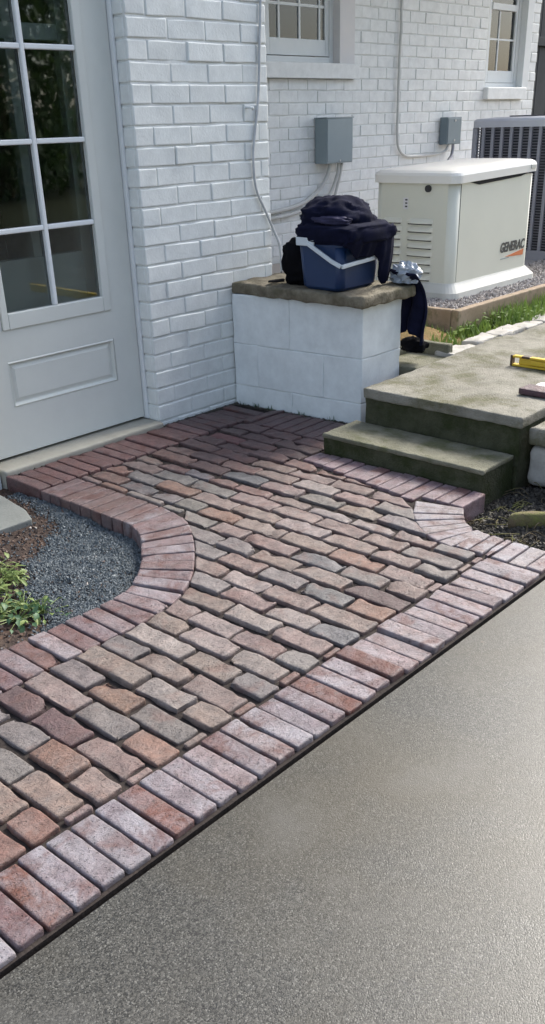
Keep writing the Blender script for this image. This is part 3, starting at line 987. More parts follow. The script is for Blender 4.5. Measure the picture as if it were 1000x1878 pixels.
# ------------------------------------------------------------------ white block wall with its cap
bw = thing('block_wall', (3.316, 2.84, 0), 'low white painted block wall with rough grey capstone at the corner', 'wall')
BX0, BX1, BY0, BY1 = 3.316, 3.615, 2.475, 3.205
for n_, (z0, z1, cuts) in enumerate(((-0.10, 0.088, (2.475, 2.86, 3.205)), (0.092, 0.290, (2.475, 2.68, 3.06, 3.205)), (0.294, 0.5205, (2.475, 2.87, 3.205)))):
    for k, (a, b_) in enumerate(zip(cuts, cuts[1:])):
        rbox('concrete_block', BX0 + R_.uniform(-.002, .002), BX1, a + (.0004 if k else 0), b_ - .0004, z0, z1, M['block'], bw, r=0.004, step=0.05, amp=0.0045, freq=13, seed=30 + n_ * 7 + k, fine=False, amp2=0.0015, warp=lambda p: Vector((p.x - 0.098 * (p.y - 2.475) * (1 if p.x < 3.45 else 0), p.y, p.z)))
b = MB(); b.prism([(BX0 + .006, BY0 + .006), (BX1 - .006, BY0 + .006), (BX1 - .006, BY1), (BX0 + .006 - .0715, BY1)], -0.1, 0.518); b.build('mortar', M['mortar'], bw)
rbox('capstone', 3.248, 3.655, 2.425, 3.2105, 0.522, 0.573, M['cap'], bw, r=0.011, step=0.028, amp=0.008, freq=16, seed=44, bottom=True, amp2=0.003)

# ------------------------------------------------------------------ steps and path
steps = thing('concrete_step', (3.0, 1.97, -0.1), 'low mossy concrete step with dark green front', 'step')
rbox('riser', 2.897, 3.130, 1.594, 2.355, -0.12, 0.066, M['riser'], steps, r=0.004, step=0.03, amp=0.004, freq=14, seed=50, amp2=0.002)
rbox('tread', 2.893, 3.128, 1.590, 2.359, 0.0605, 0.080, M['concrete'], steps, r=0.006, step=0.025, amp=0.0028, freq=22, seed=51, amp2=0.0022, bottom=True)
path = thing('concrete_path', (3.2, 1.95, -0.1), 'raised concrete path slab above the mossy step', 'path')
tag(path, kind='structure')
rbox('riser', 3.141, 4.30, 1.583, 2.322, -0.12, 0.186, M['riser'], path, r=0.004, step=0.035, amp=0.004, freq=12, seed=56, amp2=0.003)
rbox('path_slab', 3.133, 4.434, 1.576, 2.33, 0.181, 0.225, M['slab'], path, r=0.007, bottom=True, step=0.03, amp=0.0035, freq=18, seed=52, amp2=0.0028,
     warp=lambda p: Vector((p.x, p.y + (max(0, p.x - 3.5) * 0.065 if p.y > 2.0 else 0), p.z)))
rbox('path_slab', 4.442, 6.4, 1.50, 2.36, -0.12, 0.221, M['slab'], path, r=0.012, step=0.08, amp=0.006, freq=6, seed=53, amp2=0.002)
rbox('path_slab', 6.408, 9.5, 1.50, 2.37, -0.12, 0.223, M['slab'], path, r=0.012, step=0.1, amp=0.006, freq=6, seed=54)
# flat stone and rubble to the right of the path
o = rbox('paving_stone', 3.175, 3.72, 1.18, 1.566, 0.112, 0.182, M['slab'], None, r=0.014, step=0.045, amp=0.008, freq=9, seed=55, bottom=True, amp2=0.002)
tag(o, 'flat grey paving stone beside the raised path slab', 'stone')
for k, (x0, x1, y0, y1, z0, z1, lab) in enumerate(((3.20, 3.50, 1.36, 1.57, -0.06, 0.100, 'pale lichen covered stone wedged under the flat paving stone'), (3.22, 3.56, 1.14, 1.345, -0.06, 0.092, 'rough stone under the paving stone at the right edge'))):
    o = rbox('stone', x0, x1, y0, y1, z0, z1, M['pale_stone'], None, r=0.03, step=0.04, amp=0.016, freq=9, seed=61 + k, bottom=True, amp2=0.003)
    tag(o, lab, 'stone')
# small concrete channel at the end of the block wall
ch = thing('splash_block', (3.75, 2.45, 0.15), 'small grey concrete splash block behind the white block wall', 'splash block')
rbox('channel_floor', 3.62, 3.90, 2.385, 2.60, 0.10, 0.205, M['concrete'], ch, r=0.008, step=0.05, amp=0.003, seed=71)
rbox('channel_side', 3.62, 3.93, 2.605, 2.64, 0.10, 0.262, M['concrete'], ch, r=0.008, step=0.05, amp=0.003, seed=72)
rbox('channel_end', 3.905, 3.945, 2.39, 2.60, 0.10, 0.262, M['concrete'], ch, r=0.008, step=0.05, amp=0.003, seed=73)

# ------------------------------------------------------------------ upper terrace: soil, pad, timber, edging stones
ter = heightfield('terrace_soil', 3.45, 12.0, 2.335, 4.935, 120, 60, lambda x, y: 0.175 + 0.02 * nz((x, y, 3), 4) + 0.012 * nz((x, y, 1), 14) + (0.10 * max(0, 1 - math.hypot((x - 4.16) / .34, (y - 2.86) / .36)) if x < 5 else 0) - (0.06 if x < 3.97 and y < 2.66 else 0), M['straw'])
tag(ter, 'raised strip of soil and weeds along the house', 'ground', kind='structure')
pad = heightfield('gravel_pad', 4.53, 9.3, 2.74, 4.93, 60, 30, lambda x, y: 0.278 + 0.006 * nz((x, y, 0), 8), M['pad_gravel'])
tag(pad, 'gravel bed under the generator', 'ground', kind='structure')
tf = thing('timber_edging', (4.5, 2.7, 0.17), 'weathered timber boards edging the generator gravel bed', 'timber edging')
rbox('timber', 4.478, 9.2, 2.692, 2.738, 0.13, 0.305, M['timber'], tf, r=0.006, step=0.09, amp=0.003, seed=81)
rbox('timber', 4.478, 4.524, 2.742, 4.4, 0.13, 0.303, M['timber'], tf, r=0.006, step=0.09, amp=0.003, seed=82)


def stones(name, n, pick, zf, smin, smax, mat, parent=None, seed=1):
    rr = random.Random(seed)
    b = MB()
    base_v = [(1, 0, 0), (-1, 0, 0), (0, 1, 0), (0, -1, 0), (0, 0, 1), (0, 0, -1)]
    base_f = [(0, 2, 4), (2, 1, 4), (1, 3, 4), (3, 0, 4), (2, 0, 5), (1, 2, 5), (3, 1, 5), (0, 3, 5)]
    for _ in range(n):
        x, y = pick(rr)
        s = rr.uniform(smin, smax)
        e = Euler((rr.uniform(0, 6), rr.uniform(0, 6), rr.uniform(0, 6))).to_matrix()
        sc_ = (rr.uniform(.7, 1.3), rr.uniform(.6, 1.1), rr.uniform(.5, .9))
        z = zf(x, y) + s * rr.uniform(-.1, .5)
        vv = []
        for q in base_v:
            p = e @ Vector((q[0] * sc_[0] * rr.uniform(.7, 1.2), q[1] * sc_[1] * rr.uniform(.7, 1.2), q[2] * sc_[2] * rr.uniform(.7, 1.2))) * s
            vv.append((x + p.x, y + p.y, z + p.z))
        b.add(vv, base_f)
    return b.build(name, mat, parent, fixn=False)


def rect_pick(x0, x1, y0, y1, bad=None):
    def f(rr):
        while True:
            x, y = rr.uniform(x0, x1), rr.uniform(y0, y1)
            if bad is None or not bad(x, y): return x, y
    return f


o = stones('pad_stones', 5200, rect_pick(4.53, 6.9, 2.745, 3.3, lambda x, y: x > 4.9 and x < 5.8 and y > 3.03), lambda x, y: 0.283, 0.006, 0.013, M['pad_gravel'], None, 3)
tag(o, 'loose pale gravel around the generator', 'gravel', kind='stuff')
se = thing('stone_edging', (4.5, 2.42, 0.17), 'row of pale broken stones edging the weedy strip', 'stone edging')
x = 3.90
ks = 0
while x < 8.8:
    L = R_.uniform(0.16, 0.27)
    yc = 2.415 + 0.012 * (x - 4) * 0.5
    rbox('stone', x, x + L, yc - 0.055, yc + 0.05, 0.13, 0.228 + R_.uniform(-.014, .012), M['pale_stone'], se, r=0.009, step=0.03, amp=0.010, freq=16, seed=90 + ks, amp2=0.004,
         warp=(lambda a: (lambda p: Vector((p.x, p.y + a * (p.x - 4), p.z))))(R_.uniform(-.02, .03)))
    x += L + R_.uniform(0.012, 0.05); ks += 1

# ------------------------------------------------------------------ generator
gen = thing('standby_generator', (5.34, 3.28, 0.28), 'cream standby generator with louvred end and bright lid on gravel', 'generator')
GX0, GX1, GY0, GY1 = 4.872, 5.802, 2.998, 3.562


def rrect(x0, x1, y0, y1, r, n=5):
    out = []
    for (cx, cy, a0) in ((x1 - r, y0 + r, -90), (x1 - r, y1 - r, 0), (x0 + r, y1 - r, 90), (x0 + r, y0 + r, 180)):
        for k in range(n + 1):
            t = math.radians(a0 + 90 * k / n)
            out.append((cx + r * math.cos(t), cy + r * math.sin(t)))
    return out


def loftz(levels, cap_top=True, cap_bot=False):
    v = []; f = []
    n = len(levels[0][0])
    for poly, z in levels: v += [(a, b_, z if not callable(z) else z(a, b_)) for a, b_ in poly]
    for k in range(len(levels) - 1):
        for i in range(n):
            j = (i + 1) % n
            f.append((k * n + i, k * n + j, (k + 1) * n + j, (k + 1) * n + i))
    if cap_top: f.append(tuple((len(levels) - 1) * n + i for i in range(n)))
    if cap_bot: f.append(tuple(range(n - 1, -1, -1)))
    return v, f


b = MB(); b.add(*loftz([(rrect(GX0, GX1, GY0, GY1, .05), 0.362), (rrect(GX0 + .002, GX1 - .002, GY0 + .002, GY1 - .002, .05), 0.912)]))
b.build('housing', M['gen'], gen, smooth=False)
for p in gen.children:
    for q in p.data.polygons: q.use_smooth = abs(q.normal.z) < 0.5 and q.area < 0.03
b = MB(); b.add(*loftz([(rrect(GX0 - .055, GX1 + .055, GY0 - .055, GY1 + .055, .07), 0.280), (rrect(GX0 - .05, GX1 + .05, GY0 - .05, GY1 + .05, .07), 0.318), (rrect(GX0 - .012, GX1 + .012, GY0 - .012, GY1 + .012, .06), 0.358), (rrect(GX0 - .006, GX1 + .006, GY0 - .006, GY1 + .006, .06), 0.366)]))
b.build('base_skirt', M['gen_base'], gen)
lidz = lambda dz: (lambda a, b_: 0.905 + dz + 0.022 * (a - GX0) / (GX1 - GX0))
ov = 0.016
b = MB(); b.add(*loftz([(rrect(GX0 - ov, GX1 + ov, GY0 - ov, GY1 + ov, .06), lidz(0.0)), (rrect(GX0 - ov, GX1 + ov, GY0 - ov, GY1 + ov, .06), lidz(0.040)),
                       (rrect(GX0 - ov + .006, GX1 + ov - .006, GY0 - ov + .006, GY1 + ov - .006, .06), lidz(0.054)), (rrect(GX0 + .012, GX1 - .012, GY0 + .012, GY1 - .012, .05), lidz(0.066)), (rrect(GX0 + .08, GX1 - .08, GY0 + .08, GY1 - .08, .04), lidz(0.074))], True, True))
b.build('lid', M['gen_lid'], gen, bevel=0)
# dark piece painted as the shade in the gap between lid and long side
b = MB(); b.prism([(5.03, 0.9045), (5.70, 0.9215), (5.60, 0.905), (5.12, 0.888)], GY0 - .004, GY0 + .01, 'y'); b.build('lid_gap_shade', M['dark'], gen)
b = MB(); b.box(5.70, 5.755, GY0 - ov - .006, GY0 - ov + .004, 0.942, 0.966); b.build('lid_latch', M['gen_base'], gen, bevel=0.003)
# seam of the side panel and louvres on the end
b = MB(); b.box(4.928, 4.9305, GY0 - .0008, GY0 + .01, 0.372, 0.900); b.build('panel_seam', M['ink'], gen)
for (ya, yb_) in ((3.135, 3.325), (3.355, 3.50)):
    for k in range(8):
        z = 0.716 - 0.0445 * k
        q = MB()
        n = 6
        v = []; f = []
        for i in range(n + 1):
            t = i / n; yy = ya + (yb_ - ya) * t; lift = math.sin(math.pi * t) ** 0.4 * 0.021
            v += [(GX0 - .0005, yy, z), (GX0 - .0005 - lift * .75, yy, z - 0.016), (GX0 - .0005 - lift, yy, z - 0.026), (GX0 - .0005 - lift * .8, yy, z - .0275), (GX0 - .0005, yy, z - .0275)]
        for i in range(n):
            for j in range(4): f.append((i * 5 + j, i * 5 + j + 1, i * 5 + 6 + j, i * 5 + 5 + j))
        q.add(v, f); lv = q.build('louvre', M['louvre'], gen, smooth=False)
        s_ = MB(); s_.box(GX0 - .0015, GX0 + .003, ya + .012, yb_ - .012, z - .034, z - .0278); s_.build('louvre_slot_shade', M['dark'], lv)  # dark strip painted as the shade at the louvre's opening
b = MB(); b.tube([(GX0 - .012, 3.18, 0.878), (GX0 + .01, 3.18, 0.878)], 0.019, 16); b.build('lock', M['black'], gen)
b = MB(); b.box(GX0 - .0015, GX0 + .002, 3.318, 3.352, 0.765, 0.826); b.build('sticker', M['casing'], gen)
for k in range(3):
    b = MB(); b.box(GX0 - .0025, GX0 - .0012, 3.322, 3.338, 0.775 + k * .018, 0.783 + k * .018); b.build('sticker_mark', M['ink'], gen)


def text_mesh(body, size, shear=0.0, offset=0.0):
    cu = bpy.data.curves.new('lettering', 'FONT')
    cu.body = body; cu.size = size; cu.shear = shear; cu.offset = offset; cu.extrude = 0.0006
    cu.align_x = 'CENTER'; cu.align_y = 'CENTER'
    tmp = bpy.data.objects.new('lettering_curve', cu)
    COL.objects.link(tmp)
    dg = bpy.context.evaluated_depsgraph_get()
    me = bpy.data.meshes.new_from_object(tmp.evaluated_get(dg))
    bpy.data.objects.remove(tmp)
    return me


me = text_mesh('GENERAC', 0.078, 0.15, 0.0026)
me.materials.clear(); me.materials.append(M['ink'])
xs = [v_.co.x for v_ in me.vertices]; wid = max(xs) - min(xs)
o = bpy.data.objects.new('lettering', me)
link(o, gen, (5.578, GY0 - 0.0025, 0.505))
o.rotation_euler = (math.pi / 2, 0, 0); o.scale = (0.305 / wid, 1, 1)
b = MB(); b.prism([(5.50, 0.450), (5.728, 0.475), (5.722, 0.440), (5.56, 0.447)], GY0 - .0028, GY0 + .002, 'y'); b.build('swoosh', M['orange'], gen)
b = MB(); b.box(5.445, 5.545, GY0 - .0024, GY0 + .002, 0.440, 0.4435); b.build('small_print', M['grey_box'], gen)

# ------------------------------------------------------------------ air conditioner
AX0, AX1, AY0, AY1, AZ0, AZ1 = 6.62, 7.42, 3.17, 3.965, 0.285, 1.205
ac = thing('air_conditioner', (7.02, 3.57, 0.27), 'dark grey air conditioner unit with vertical ribs behind the generator', 'air conditioner')
b = MB(); b.add(*loftz([(rrect(AX0 + .03, AX1 - .03, AY0 + .03, AY1 - .03, .05), AZ0 + .02), (rrect(AX0 + .03, AX1 - .03, AY0 + .03, AY1 - .03, .05), AZ1 - .04)])); b.build('coil', M['ac_dark'], ac)
b = MB(); b.add(*loftz([(rrect(AX0 - .015, AX1 + .015, AY0 - .015, AY1 + .015, .06), AZ0 - .015), (rrect(AX0 - .015, AX1 + .015, AY0 - .015, AY1 + .015, .06), AZ0 + .06)], True, True)); b.build('base_pan', M['acm'], ac)
b = MB(); b.add(*loftz([(rrect(AX0 - .012, AX1 + .012, AY0 - .012, AY1 + .012, .06), AZ1 - .045), (rrect(AX0 - .012, AX1 + .012, AY0 - .012, AY1 + .012, .06), AZ1 - .004), (rrect(AX0 + .004, AX1 - .004, AY0 + .004, AY1 - .004, .05), AZ1 + .010), (rrect(AX0 + .10, AX1 - .10, AY0 + .10, AY1 - .10, .08), AZ1 + .020)], True, True)); b.build('top_panel', M['ac_top'], ac)
for k in range(5):
    rr_ = 0.08 + 0.05 * k
    b = MB(); pts = [((AX0 + AX1) / 2 + rr_ * math.cos(t / 24 * 2 * math.pi), (AY0 + AY1) / 2 + rr_ * math.sin(t / 24 * 2 * math.pi), AZ1 + .024) for t in range(25)]
    b.tube(pts, 0.004, 5); b.build('fan_guard_ring', M['ac_dark'], ac)
for (x, y) in ((AX0, AY0), (AX0, AY1), (AX1, AY0), (AX1, AY1)):
    b = MB(); b.box(min(x, x + (.04 if x == AX0 else -.04)), max(x, x + (.04 if x == AX0 else -.04)), min(y, y + (.04 if y == AY0 else -.04)), max(y, y + (.04 if y == AY0 else -.04)), AZ0 + .0601, AZ1 - .0451)
    b.build('corner_post', M['acm'], ac, bevel=0.008)
for k in range(1, 10):
    y = AY1 - 0.02 - (AY1 - AY0 - .04) * k / 10
    b = MB(); b.box(AX0 - .004, AX0 + .012, y - .011, y + .011, AZ0 + .0601, AZ1 - .0451); b.build('rib', M['acm'], ac)
    x = AX0 + 0.02 + (AX1 - AX0 - .04) * k / 10
    b = MB(); b.box(x - .011, x + .011, AY0 - .004, AY0 + .012, AZ0 + .0601, AZ1 - .0451); b.build('rib', M['acm'], ac)
b = MB()
for k in range(44):
    z = AZ0 + .075 + (AZ1 - AZ0 - .13) * k / 43
    b.box(AX0 + .006, AX0 + .016, AY0 + .04, AY1 - .04, z - .0032, z + .0032)
    b.box(AX0 + .04, AX1 - .04, AY0 + .006, AY0 + .016, z - .0032, z + .0032)
o = b.build('grille_wires', M['ac_fin'], ac); tag(o, kind='stuff')

# ------------------------------------------------------------------ boxes, conduits and cables on the walls
eb = thing('electrical_box', (6.13, YB, 0.94), 'square grey electrical box under the left window', 'electrical box')
b = MB(); b.box(5.968, 6.288, YB - .122, YB - .008, 0.945, 1.250); b.build('enclosure', M['grey_box'], eb, bevel=0.004)
b = MB(); b.box(5.962, 6.294, YB - .128, YB - .006, 1.251, 1.258); b.build('rain_lip', M['grey_box'], eb, bevel=0.002)
b = MB(); b.box(5.975, 6.281, YB - .1265, YB - .1225, 0.952, 1.244); b.build('cover', M['grey_box'], eb, bevel=0.002)
b = MB(); b.tube([(6.128, YB - .130, 0.962), (6.128, YB - .124, 0.962)], 0.007, 8); b.build('latch', M['pvc'], eb)


def pipe(name, pts, r, m, label, cat, n=6, seg=8):
    b = MB(); b.tube(smooth_path(pts, n), r, seg)
    o = b.build(name, m, None, smooth=True)
    return tag(o, label, cat)


pipe('conduit', [(6.085, YB - .06, 0.945), (6.082, YB - .055, 0.90), (6.055, YB - .04, 0.83), (5.97, YB - .03, 0.755), (5.82, YB - .026, 0.690), (5.64, YB - .026, 0.660), (5.42, YB - .026, 0.645), (5.2, YB - .026, 0.64)], 0.016, M['pvc'], 'white flexible conduit curving left from under the grey electrical box', 'conduit')
pipe('conduit', [(6.195, YB - .06, 0.945), (6.19, YB - .05, 0.86), (6.15, YB - .04, 0.77), (6.10, YB - .035, 0.715), (6.0, YB - .03, 0.70), (5.88, YB - .03, 0.655), (5.66, YB - .03, 0.617), (5.42, YB - .03, 0.605), (5.2, YB - .03, 0.60)], 0.014, M['pvc'], 'lower white conduit bending away below the grey electrical box', 'conduit')
pipe('conduit', [(6.235, YB - .06, 0.945), (6.225, YB - .05, 0.86), (6.195, YB - .04, 0.76), (6.17, YB - .035, 0.66), (6.15, YB - .035, 0.50), (6.14, YB - .035, 0.30)], 0.012, M['pvc'], 'straight thin conduit dropping from the grey box towards the generator', 'conduit')
pipe('drain_cable', [(7.05, YB - .02, 2.85), (7.045, YB - .02, 2.3), (7.028, YB - .02, 2.05), (7.03, YB - .02, 1.84), (7.022, YB - .02, 1.61), (7.022, YB - .02, 1.30), (7.03, YB - .02, 1.08), (7.07, YB - .02, 0.995), (7.17, YB - .02, 0.95), (7.37, YB - .022, 0.942), (7.60, YB - .03, 0.948), (7.72, YB - .05, 0.965), (7.76, YB - .06, 1.015)], 0.011, M['pvc'], 'thin white cable running down the wall to the small switch box', 'cable')
db = thing('disconnect_switch', (7.8, YB, 1.01), 'small dark grey switch box on the wall above the generator', 'switch box')
b = MB(); b.box(7.685, 7.915, YB - .085, YB - .008, 1.018, 1.232); b.build('enclosure', M['disc_box'], db, bevel=0.004)
b = MB(); b.box(7.695, 7.905, YB - .0895, YB - .0855, 1.026, 1.222); b.build('cover', M['disc_box'], db, bevel=0.002)
b = MB(); b.tube([(7.80, YB - .096, 1.205), (7.80, YB - .088, 1.205)], 0.009, 8); b.build('screw', M['pvc'], db)
b = MB(); b.tube([(7.80, YB - .096, 1.05), (7.80, YB - .088, 1.05)], 0.009, 8); b.build('screw', M['pvc'], db)
pipe('whip_conduit', [(7.85, YB - .05, 1.018), (7.85, YB - .05, 0.98), (7.82, YB - .06, 0.93), (7.70, YB - .10, 0.86), (7.45, YB - .3, 0.72), (7.2, YB - .6, 0.55)], 0.014, M['acm'], 'grey flexible conduit from the small switch box to the air conditioner', 'conduit')
pipe('wall_cable', [(3.515, YA - .009, 2.8), (3.512, YA - .009, 2.0), (3.508, YA - .009, 1.72), (3.494, YA - .009, 1.553), (3.477, YA - .010, 1.36), (3.446, YA - .010, 1.21), (3.428, YA - .010, 1.10), (3.440, YA - .010, 0.97), (3.50, YA - .012, 0.865), (3.552, YA - .014, 0.775), (3.575, YA - .03, 0.70), (3.585, YA - .03, 0.575)], 0.0065, M['cable'], 'thin painted cable hanging down the brick pier beside the door', 'cable')
hk = MB(); hk.tube(smooth_path([(3.40, YA + .01, 1.303), (3.398, YA - .03, 1.303), (3.392, YA - .05, 1.297), (3.385, YA - .055, 1.303)], 4), 0.006, 6); tag(hk.build('wall_hook', M['paint'], None, smooth=True), 'small painted hook on the brick pier left of the cable', 'hook')

# ------------------------------------------------------------------ cooler, bags and jackets on the block wall
CZ = 0.5755
co = thing('cooler', (3.43, 2.68, CZ), 'blue cooler with folded white handle on the capstone', 'cooler')
b = MB(); b.add(*loftz([(rrect(3.296, 3.546, 2.586, 2.786, .03), CZ), (rrect(3.286, 3.556, 2.574, 2.800, .032), CZ + .012), (rrect(3.272, 3.568, 2.560, 2.812, .034), 0.760)], True, True)); b.build('body', M['navy'], co, smooth=False)
b = MB(); b.add(*loftz([(rrect(3.268, 3.572, 2.556, 2.816, .034), 0.7605), (rrect(3.268, 3.572, 2.556, 2.816, .034), 0.785), (rrect(3.278, 3.562, 2.566, 2.806, .03), 0.800)], True, True)); b.build('lid', M['navy'], co)
for q in co.children[0].data.polygons: q.use_smooth = abs(q.normal.z) < 0.5 and q.area < 0.006
hm = MB()


def ribbon(pts, wdt, th, nrm):
    """flat bar following pts; nrm = outward normal"""
    pts = [Vector(p) for p in pts]; v = []; f = []
    for i, p in enumerate(pts):
        d = (pts[min(i + 1, len(pts) - 1)] - pts[max(i - 1, 0)]).normalized()
        n_ = Vector(nrm[i]).normalized(); s_ = d.cross(n_).normalized()
        for a, c_ in ((-1, 0), (1, 0), (1, 1), (-1, 1)):
            v.append(p + s_ * a * wdt / 2 + n_ * c_ * th)
    for i in range(len(pts) - 1):
        for k in range(4):
            f.append((i * 4 + k, i * 4 + (k + 1) % 4, i * 4 + 4 + (k + 1) % 4, i * 4 + 4 + k))
    f += [(0, 1, 2, 3), tuple(len(v) - 4 + k for k in (3, 2, 1, 0))]
    return v, f


nX, nY = (-1, 0, 0), (0, -1, 0)
hm.add(*ribbon([(3.262, 2.800, 0.777), (3.262, 2.735, 0.777), (3.262, 2.70, 0.770)], 0.034, 0.010, [nX] * 3))
hm.add(*ribbon([(3.258, 2.735, 0.772), (3.258, 2.60, 0.706), (3.262, 2.552, 0.686)], 0.017, 0.012, [nX, nX, (-1, -.3, 0)]))
hm.add(*ribbon([(3.256, 2.549, 0.686), (3.34, 2.549, 0.691), (3.47, 2.549, 0.697), (3.50, 2.549, 0.699)], 0.017, 0.012, [nY, nY, nY, nY]))
hm.build('handle', M['handle'], co, bevel=0.003)


def cloth_lump(c, rad, seed, amp=0.02, ex=0.7, n=26, m=18, folds=7, squash=0.0, freq=9.0):
    rng = random.Random(seed); off = Vector((rng.uniform(0, 50), rng.uniform(0, 50), rng.uniform(0, 50)))
    v = []; f = []
    sg = lambda q, e: math.copysign(abs(q) ** e, q)
    for j in range(m + 1):
        ph = -math.pi / 2 + math.pi * j / m
        for i in range(n):
            th = 2 * math.pi * i / n
            d = Vector((sg(math.cos(ph), ex) * sg(math.cos(th), ex), sg(math.cos(ph), ex) * sg(math.sin(th), ex), sg(math.sin(ph), ex)))
            q = off + d * 1.3
            rid = 1 - abs(noise.noise(Vector((q.x * 1.6, q.y * 1.6, q.z * 2.4)))) * 2
            s = 1 + (amp / max(rad)) * (rid * 1.2 + math.sin(th * folds + ph * 3 + 3 * noise.noise(q)) * 0.55 * math.cos(ph) + noise.noise(q * 4) * .8)
            p = Vector((d.x * rad[0], d.y * rad[1], d.z * rad[2])) * s
            if p.z < -rad[2] * (1 - squash): p.z = -rad[2] * (1 - squash)
            v.append(Vector(c) + p)
    for j in range(m):
        for i in range(n):
            i2 = (i + 1) % n
            f.append((j * n + i, j * n + i2, (j + 1) * n + i2, (j + 1) * n + i))
    return v, f


def drape(rows):
    """rows of points -> sheet with thickness"""
    v = []; f = []
    n = len(rows[0])
    for r_ in rows: v += r_
    for j in range(len(rows) - 1):
        for i in range(n - 1):
            f.append((j * n + i, j * n + i + 1, (j + 1) * n + i + 1, (j + 1) * n + i))
    return v, f


jk = thing('jacket', (3.45, 2.65, 0.80), 'dark navy jacket heaped over the top of the cooler', 'jacket')
b = MB()
b.add(*cloth_lump((3.428, 2.660, 0.806), (0.172, 0.168, 0.044), 4, 0.010, 0.42, 60, 26, 4, 0.0))
b.build('jacket_body', M['jacket'], jk, smooth=True)
b = MB()
b.add(*cloth_lump((3.432, 2.712, 0.850), (0.145, 0.150, 0.092), 9, 0.017, 0.90, 64, 36, 3, 0.0))
b.build('hood', M['jacket'], jk, smooth=True)
b = MB()
b.add(*cloth_lump((3.312, 2.655, 0.862), (0.036, 0.100, 0.018), 14, 0.016, 0.9, 34, 20, 5, 0.0))
b.build('lining', M['lining'], jk, smooth=True)
# the part that hangs down over the front and the right end of the cooler
rows = []
for j in range(19):
    t = j / 18
    row = []
    for i in range(41):
        u = i / 40
        x = 3.258 + 0.345 * u
        fold = 0.005 * math.sin(u * 23 + 2 * t) + 0.004 * math.sin(u * 41 + 1.5)
        e = max(0.0, min(1.0, (u - 0.60) / 0.22)); e = e * e * (3 - 2 * e)
        hem = (0.766 - 0.056 * min(1, u / 0.25)) * (1 - e) + 0.583 * e + 0.004 * math.sin(u * 22)
        z = 0.832 + (hem - 0.832) * t
        y = 2.500 + 0.030 * t - 0.012 * math.sin(math.pi * t) + fold * (0.2 + t) + 0.22 * max(0, u - 0.88)
        row.append((x, y, z))
    rows.append(row)
b = MB(); b.add(*drape(rows))
o = b.build('jacket_side', M['jacket'], jk, smooth=True)
sm = o.modifiers.new('thickness', 'SOLIDIFY'); sm.thickness = 0.012
bp = thing('backpack', (3.43, 2.87, CZ), 'black bag standing behind the left side of the cooler', 'bag')
b = MB(); b.add(*cloth_lump((3.435, 2.885, 0.670), (0.105, 0.078, 0.098), 21, 0.012, 0.55, 36, 24, 4, 0.0)); b.build('bag_body', M['bag'], bp, smooth=True)
b = MB(); b.add(*ribbon(smooth_path([(3.34, 2.95, 0.585), (3.31, 2.975, 0.583), (3.30, 3.0, 0.582), (3.335, 3.01, 0.581), (3.38, 2.985, 0.583)], 4), 0.022, 0.006, [(0, 0, 1)] * 17)); b.build('strap', M['bag'], bp)
b = MB(); b.add(*ribbon(smooth_path([(3.42, 2.83, 0.765), (3.42, 2.86, 0.79), (3.42, 2.91, 0.79), (3.42, 2.94, 0.755)], 5), 0.02, 0.005, [(0, 0, 1)] * 16)); b.build('carry_loop', M['bag'], bp)

# silver bag and the dark garment hanging off the far end of the cap
b = MB(); b.add(*cloth_lump((3.640, 2.480, 0.612), (0.040, 0.062, 0.045), 33, 0.016, 0.95, 30, 20, 6, 0.3))
tag(b.build('plastic_bag', M['foil'], None, smooth=False), 'crumpled silver plastic bag beside the cooler', 'bag')
hg = thing('hanging_garment', (3.70, 2.47, 0.32), 'dark garment hanging off the far end of the capstone', 'garment')
rows = []
for j in range(19):
    t = j / 18
    row = []
    for i in range(19):
        u = i / 18
        yy = 2.545 - 0.150 * u
        fold = 0.014 * math.sin(u * 15 + t * 1.2) + 0.006 * math.sin(u * 29)
        z = 0.640 - 0.015 * u + (-(0.33 - 0.05 * math.sin(u * 3) - (0.02 if 0.4 < u < .6 else 0)) * t)
        x = 3.60 + 0.085 * math.sin(min(1, t * 3.2) * math.pi / 2) + fold * (0.4 + t) - 0.05 * max(0, t - .8)
        row.append((x, yy + 0.03 * t * (0.5 - u) + 0.008 * math.sin(t * 9), z))
    rows.append(row)
b = MB(); b.add(*drape(rows)); o = b.build('garment_panel', M['jacket'], hg, smooth=True)
sm = o.modifiers.new('thickness', 'SOLIDIFY'); sm.thickness = 0.012
b = MB(); b.add(*cloth_lump((3.72, 2.47, 0.285), (0.035, 0.055, 0.03), 39, 0.016, 0.9, 24, 16, 5, 0.0)); b.build('garment_hem', M['bag'], hg, smooth=True)

# ------------------------------------------------------------------ level and loose brick on the path
lv = thing('spirit_level', (4.0, 1.9, 0.23), 'yellow spirit level lying on the raised path', 'level')
LA = Vector((3.850, 2.010, 0.2270)); LD = Vector((0.02, -1.0, 0)).normalized(); LN = Vector((1, 0.02, 0)).normalized()
def lvbox(s0, s1, n0, n1, z0, z1, m, name, bev=0.002):
    b = MB()
    v = [LA + LD * s + LN * n_ + Vector((0, 0, z)) for s in (s0, s1) for n_ in (n0, n1) for z in (z0, z1)]
    b.add(v, [(0, 1, 3, 2), (4, 6, 7, 5), (0, 4, 5, 1), (2, 3, 7, 6), (0, 2, 6, 4), (1, 5, 7, 3)])
    return b.build(name, m, lv, bevel=bev)
lvbox(0.0, 1.2, -0.014, 0.014, 0.0, 0.009, M['yellow'], 'lower_flange'); lvbox(0.0, 1.2, -0.014, 0.014, 0.038, 0.047, M['yellow'], 'upper_flange')
lvbox(0.03, 1.2, -0.006, 0.006, 0.0091, 0.0379, M['yellow'], 'web'); lvbox(-0.010, -0.0005, -0.015, 0.015, 0.0, 0.048, M['level_dark'], 'end_cap')
